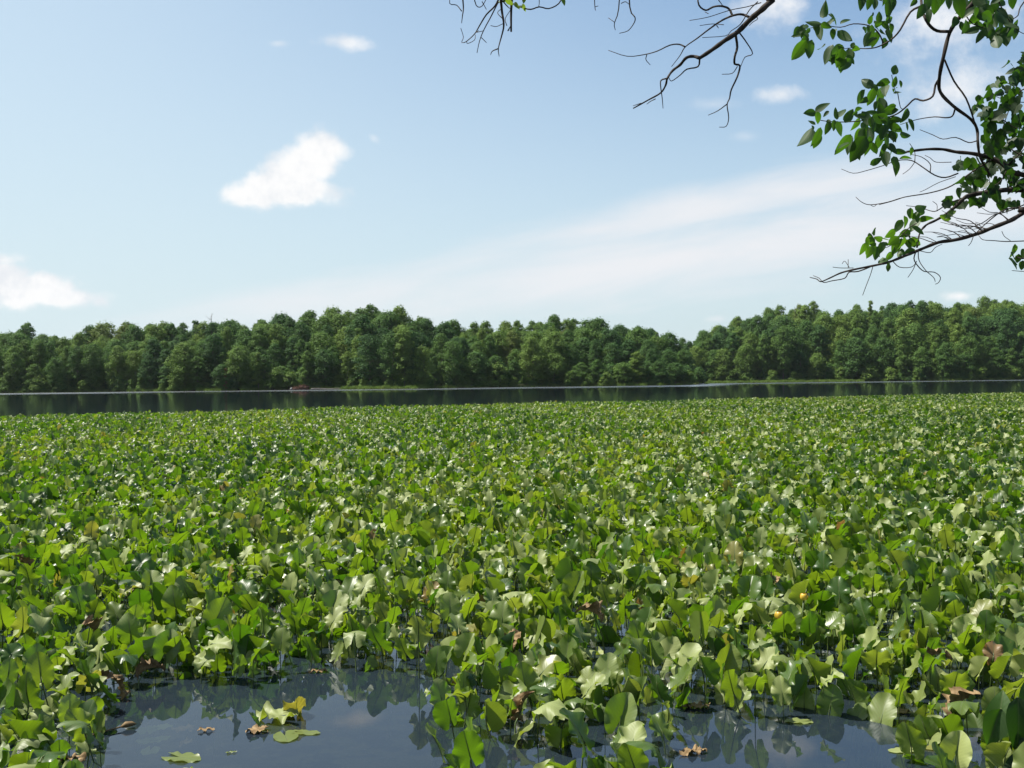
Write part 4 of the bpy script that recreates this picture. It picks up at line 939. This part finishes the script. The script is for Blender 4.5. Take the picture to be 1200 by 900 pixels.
bough('dark leafy bough coming down in a long curve',
  [poly3([(1165, -26), (1148, -8), (1139, 5), (1125, 20), (1113, 38), (1106, 65), (1101, 90), (1102, 108), (1118, 125), (1138, 140), (1145, 152), (1146, 168), (1149, 185), (1160, 205)], (5.0, 5.3), 0.0122, 0.0060, [(4.49, 4.3, 4.6, 0.07), (3.8, 4.5, 4.75, 0.05), (3.0, 4.8, 4.45, 0.03)])],
  [TW([(1112, 37), (1098, 36), (1088, 28), (1081, 12), (1079, -8), (1075, -25)], 5.05, 2.0, 1.6), TW([(1080, 7), (1067, 14), (1055, 35), (1045, 46), (1035, 52), (1025, 56), (1012, 57), (998, 56), (985, 58)], 5.05, 1.5), TW([(1035, 50), (1029, 38), (1018, 30), (1000, 28), (985, 32), (965, 30), (945, 34)], 5.05, 1.0),
   TW([(1100, 93), (1096, 100), (1093, 113), (1082, 118), (1072, 116), (1062, 125), (1052, 133), (1038, 138), (1015, 141), (990, 143), (968, 142), (958, 140)], 5.15, 1.5, .5), TW([(1119, 128), (1116, 136), (1108, 138), (1095, 137), (1075, 140), (1055, 146)], 5.2, 1.2), TW([(1107, 70), (1118, 95), (1132, 115), (1141, 140), (1145, 155)], 5.1, 1.2, 1.0),
   TW([(1145, 165), (1135, 167), (1120, 161), (1105, 163), (1093, 158), (1078, 152)], 5.2, .8), TW([(1052, 109), (1055, 125), (1058, 128)], 5.15, .6), TW([(1045, 88), (1047, 98), (1050, 110)], 5.15, .5), TW([(1210, -10), (1196, 8), (1193, 18), (1186, 24), (1180, 40)], 5.0, 1.0), TW([(1165, -10), (1172, 5), (1180, 20), (1192, 35), (1205, 42)], 5.0, .9), TW([(1130, 15), (1140, 28), (1160, 35), (1172, 42)], 5.0, .8)],
  [('leaf_cluster', leaves(CB, 5.05, 11), 0.28), ('leaf_cluster', leaves(CB2, 5.05, 12), 0.25), ('leaf_cluster', leaves(CC, 5.15, 13, 0.22), 0.3), ('leaf_cluster', leaves(CT, 5.0, 14), 0.15), ('leaf_cluster', leaves(CT2, 5.0, 15, 0.25, 0.6, 22), 0.18)])
# dense dark sprays at the side, on crossing limbs
DENSE = [(1205, 62), (1190, 80), (1178, 95), (1163, 100), (1150, 108), (1141, 122), (1146, 140), (1160, 150), (1150, 165), (1146, 176), (1148, 186), (1118, 188), (1110, 200), (1120, 213), (1124, 226), (1103, 236), (1110, 243), (1140, 236), (1158, 238), (1175, 246), (1186, 240), (1205, 236)]
g = np.random.default_rng(3); dl = []; fine_ = []
while len(dl) < 560:
    x, y = g.uniform(1100, 1290), g.uniform(60, 250)
    ok = bool(inside(DENSE, np.array([x]), np.array([y]))[0]) or (x > 1200 and y > 55)
    hole = math.sin(x * 0.17 + 2) * math.sin(y * 0.15) + 0.5 * math.sin(x * 0.31 + y * 0.27)
    if ok and (hole < 0.5 or g.random() < 0.08): dl.append((x, y))
scat = [(1166, 98), (1172, 92), (1160, 112), (1168, 110), (1150, 118), (1146, 124), (1156, 128), (1163, 122), (1176, 98), (1187, 78), (1192, 84), (1196, 76), (1143, 126), (1152, 136), (1180, 75), (1198, 70), (1134, 190), (1126, 186), (1120, 195)]
bough('crossing limbs crowded with small dark lobed leaves',
  [poly3([(1290, 205), (1235, 208), (1190, 203), (1175, 192), (1160, 185), (1140, 180), (1120, 178), (1105, 175), (1085, 175), (1062, 178)], (5.4, 5.3), 0.016, 0.006, [(4.6, 4.2, 3.0, 0.06), (3.9, 5.0, 3.1, 0.035)]),
   poly3([(1290, 225), (1230, 226), (1190, 222), (1160, 225), (1140, 228), (1130, 232), (1122, 240), (1110, 250), (1097, 258), (1085, 264), (1078, 273), (1074, 290)], (5.4, 5.2), 0.017, 0.003, [(4.62, 4.2, 2.8, 0.06), (3.9, 4.9, 2.9, 0.035)])],
  [TW([(1123, 203), (1108, 208), (1095, 205), (1080, 195), (1068, 188), (1052, 188), (1035, 194), (1015, 200), (1000, 203), (986, 198)], 5.3, 1.0, .35), TW([(1090, 202), (1090, 192), (1080, 184), (1068, 181)], 5.3, .7), TW([(1072, 190), (1072, 178), (1066, 168)], 5.3, .6), TW([(1072, 190), (1066, 198), (1058, 204)], 5.3, .5),
   TW([(1165, 185), (1140, 201), (1120, 215), (1105, 222), (1085, 227), (1060, 231), (1040, 237), (1020, 240), (1010, 237), (1003, 231)], 5.35, 1.1, .4), TW([(1060, 231), (1045, 236), (1030, 240)], 5.35, .5), TW([(1020, 240), (1024, 242), (1028, 239)], 5.35, .4), TW([(1120, 207), (1100, 214), (1085, 222), (1078, 225)], 5.35, .5), TW([(1115, 190), (1097, 190), (1090, 185), (1084, 182)], 5.3, .5),
   TW([(1128, 233), (1112, 238), (1098, 247), (1090, 247), (1078, 243), (1062, 241)], 5.3, .9), TW([(1098, 247), (1098, 240), (1093, 236)], 5.3, .4), TW([(1160, 185), (1158, 200), (1160, 215)], 5.4, .9), TW([(1180, 195), (1195, 180), (1210, 165)], 5.5, 1.2), TW([(1175, 140), (1190, 150), (1206, 150)], 5.5, .8), TW([(1200, 120), (1180, 118), (1165, 112)], 5.5, .6), TW([(1210, 190), (1185, 175), (1165, 160), (1150, 135)], 5.5, 1.0), TW([(1180, 200), (1170, 215), (1150, 222)], 5.5, 1.0), TW([(1210, 100), (1190, 112), (1175, 150), (1165, 182)], 5.5, 1.0)],
  [('leaf_cluster', lobed_leaves(dl[:280], 5.5, 21), 0.02), ('leaf_cluster', lobed_leaves(dl[280:], 5.6, 22), 0.12), ('leaf_cluster', lobed_leaves(scat, 5.5, 23, 0.2), 0.1), ('leaf_cluster', leaves([(1107, 255, 16, 165), (1116, 249, 16, 35), (1112, 253, 12, 200)], 5.25, 24, .05), 0.7)])
# low limb with bare tips
CL = [(1026,271,16,25),(1017,283,16,-120),(1012,292,16,-100),(1022,284,14,-80),(1020,295,16,-110),(1027,297,18,-100),(1030,280,14,170),(1038,281,16,-20),(1043,274,18,-150),(1053,265,18,-112),(1061,260,16,-80),(1067,250,14,-90),(1070,254,12,-60),(1076,252,14,-100),(1079,244,18,20),(1085,256,16,30),(1072,264,20,-120),(1076,270,18,-30),(1060,274,16,-150),(1049,290,20,-110),(1057,285,18,-100),(1064,287,16,-60),(1073,284,20,-20),(1065,296,16,-150),(1035,307,18,-100),(1042,300,14,-120),(1041,314,10,-90),(1047,283,18,-130),(1055,297,14,-110),(1067,277,18,-80),(1033,290,15,-110),(1052,278,16,-140)]
low_tw = []
g = np.random.default_rng(9)
LOW = [(1205, 245), (1198, 250), (1185, 258), (1165, 266), (1145, 274), (1120, 281), (1100, 284), (1082, 291), (1060, 300), (1042, 307), (1025, 311), (1000, 316), (985, 320), (972, 326), (962, 330), (957, 327), (949, 325)]
for i in range(20):
    x0 = g.uniform(1095, 1195); y0 = np.interp(x0, [p[0] for p in LOW[::-1]], [p[1] for p in LOW[::-1]]); s_ = 1 if g.random() < 0.25 else -1; dx = g.uniform(15, 48)
    k = g.uniform(0.1, 0.6); low_tw.append(TW([(x0, y0), (x0 - dx * 0.3, y0 + s_ * dx * k * 0.55), (x0 - dx * 0.65, y0 + s_ * dx * k * 0.7 + g.uniform(-3, 3)), (x0 - dx, y0 + s_ * dx * k * g.uniform(0.6, 1.1))], 5.0 + g.uniform(-.06, .06), g.uniform(.4, .75), .3))
bough('low limb with bare curling tips and a tuft of light green leaves',
  [poly3(LOW, (5.0, 5.05), 0.0125, 0.0018, [(4.66, 4.2, 2.3, 0.055), (3.9, 4.5, 2.55, 0.035), (3.0, 4.75, 2.75, 0.02)])],
  low_tw + [TW([(1024, 311), (1006, 318), (995, 319), (990, 326), (975, 329), (965, 331), (960, 326), (953, 323)], 5.03, .9, .4), TW([(995, 313), (990, 306), (987, 309)], 5.03, .4), TW([(1000, 314), (985, 314), (976, 313)], 5.03, .5), TW([(994, 314), (994, 304)], 5.03, .4), TW([(1074, 293), (1071, 303), (1075, 311), (1083, 318), (1095, 319), (1102, 325), (1100, 331), (1096, 333)], 5.0, .8, .4), TW([(1076, 293), (1077, 305), (1085, 317), (1094, 325), (1096, 330)], 5.0, .6, .4), TW([(1074, 306), (1070, 316), (1064, 325)], 5.0, .5),
   TW([(1046, 306), (1054, 313), (1068, 313), (1074, 307)], 5.0, .6), TW([(1023, 312), (1020, 322), (1015, 335), (1011, 346)], 5.02, .5), TW([(1078, 294), (1090, 296), (1096, 290), (1104, 286)], 5.0, .5), TW([(1075, 290), (1078, 273), (1085, 265)], 5.1, .8, .8), TW([(1074, 262), (1064, 268), (1045, 287), (1030, 292)], 5.05, .7), TW([(1210, 282), (1180, 283), (1165, 282), (1152, 281), (1147, 276)], 5.0, .7), TW([(1184, 282), (1177, 277), (1174, 271)], 5.0, .4), TW([(1141, 276), (1138, 284), (1135, 288)], 5.0, .5), TW([(1290, 240), (1210, 244), (1180, 245), (1160, 258), (1145, 272)], 5.05, 1.2, .6), TW([(1200, 240), (1180, 248), (1165, 252), (1150, 262), (1130, 268), (1120, 262), (1105, 258)], 5.05, .8)],
  [('leaf_cluster', leaves(CL, 5.05, 31, 0.12, 0.62), 0.5)])
# sprig at the side
bough('thin side twig with a few lobed leaves', [poly3([(1300, 300), (1250, 302), (1212, 300), (1198, 303), (1190, 300)], (5.0, 5.0), 0.008, 0.002, [(4.68, 4.15, 2.2, 0.05), (3.9, 4.4, 2.5, 0.02)])], [TW([(1210, 318), (1198, 318), (1186, 317)], 5.0, .5), TW([(1215, 302), (1213, 312), (1210, 318)], 5.0, .5)],
  [('leaf_cluster', lobed_leaves([(1188, 293), (1185, 306), (1193, 302), (1198, 310), (1200, 296), (1187, 300)], 5.0, 41, 0.05, 0.07), 0.4)])
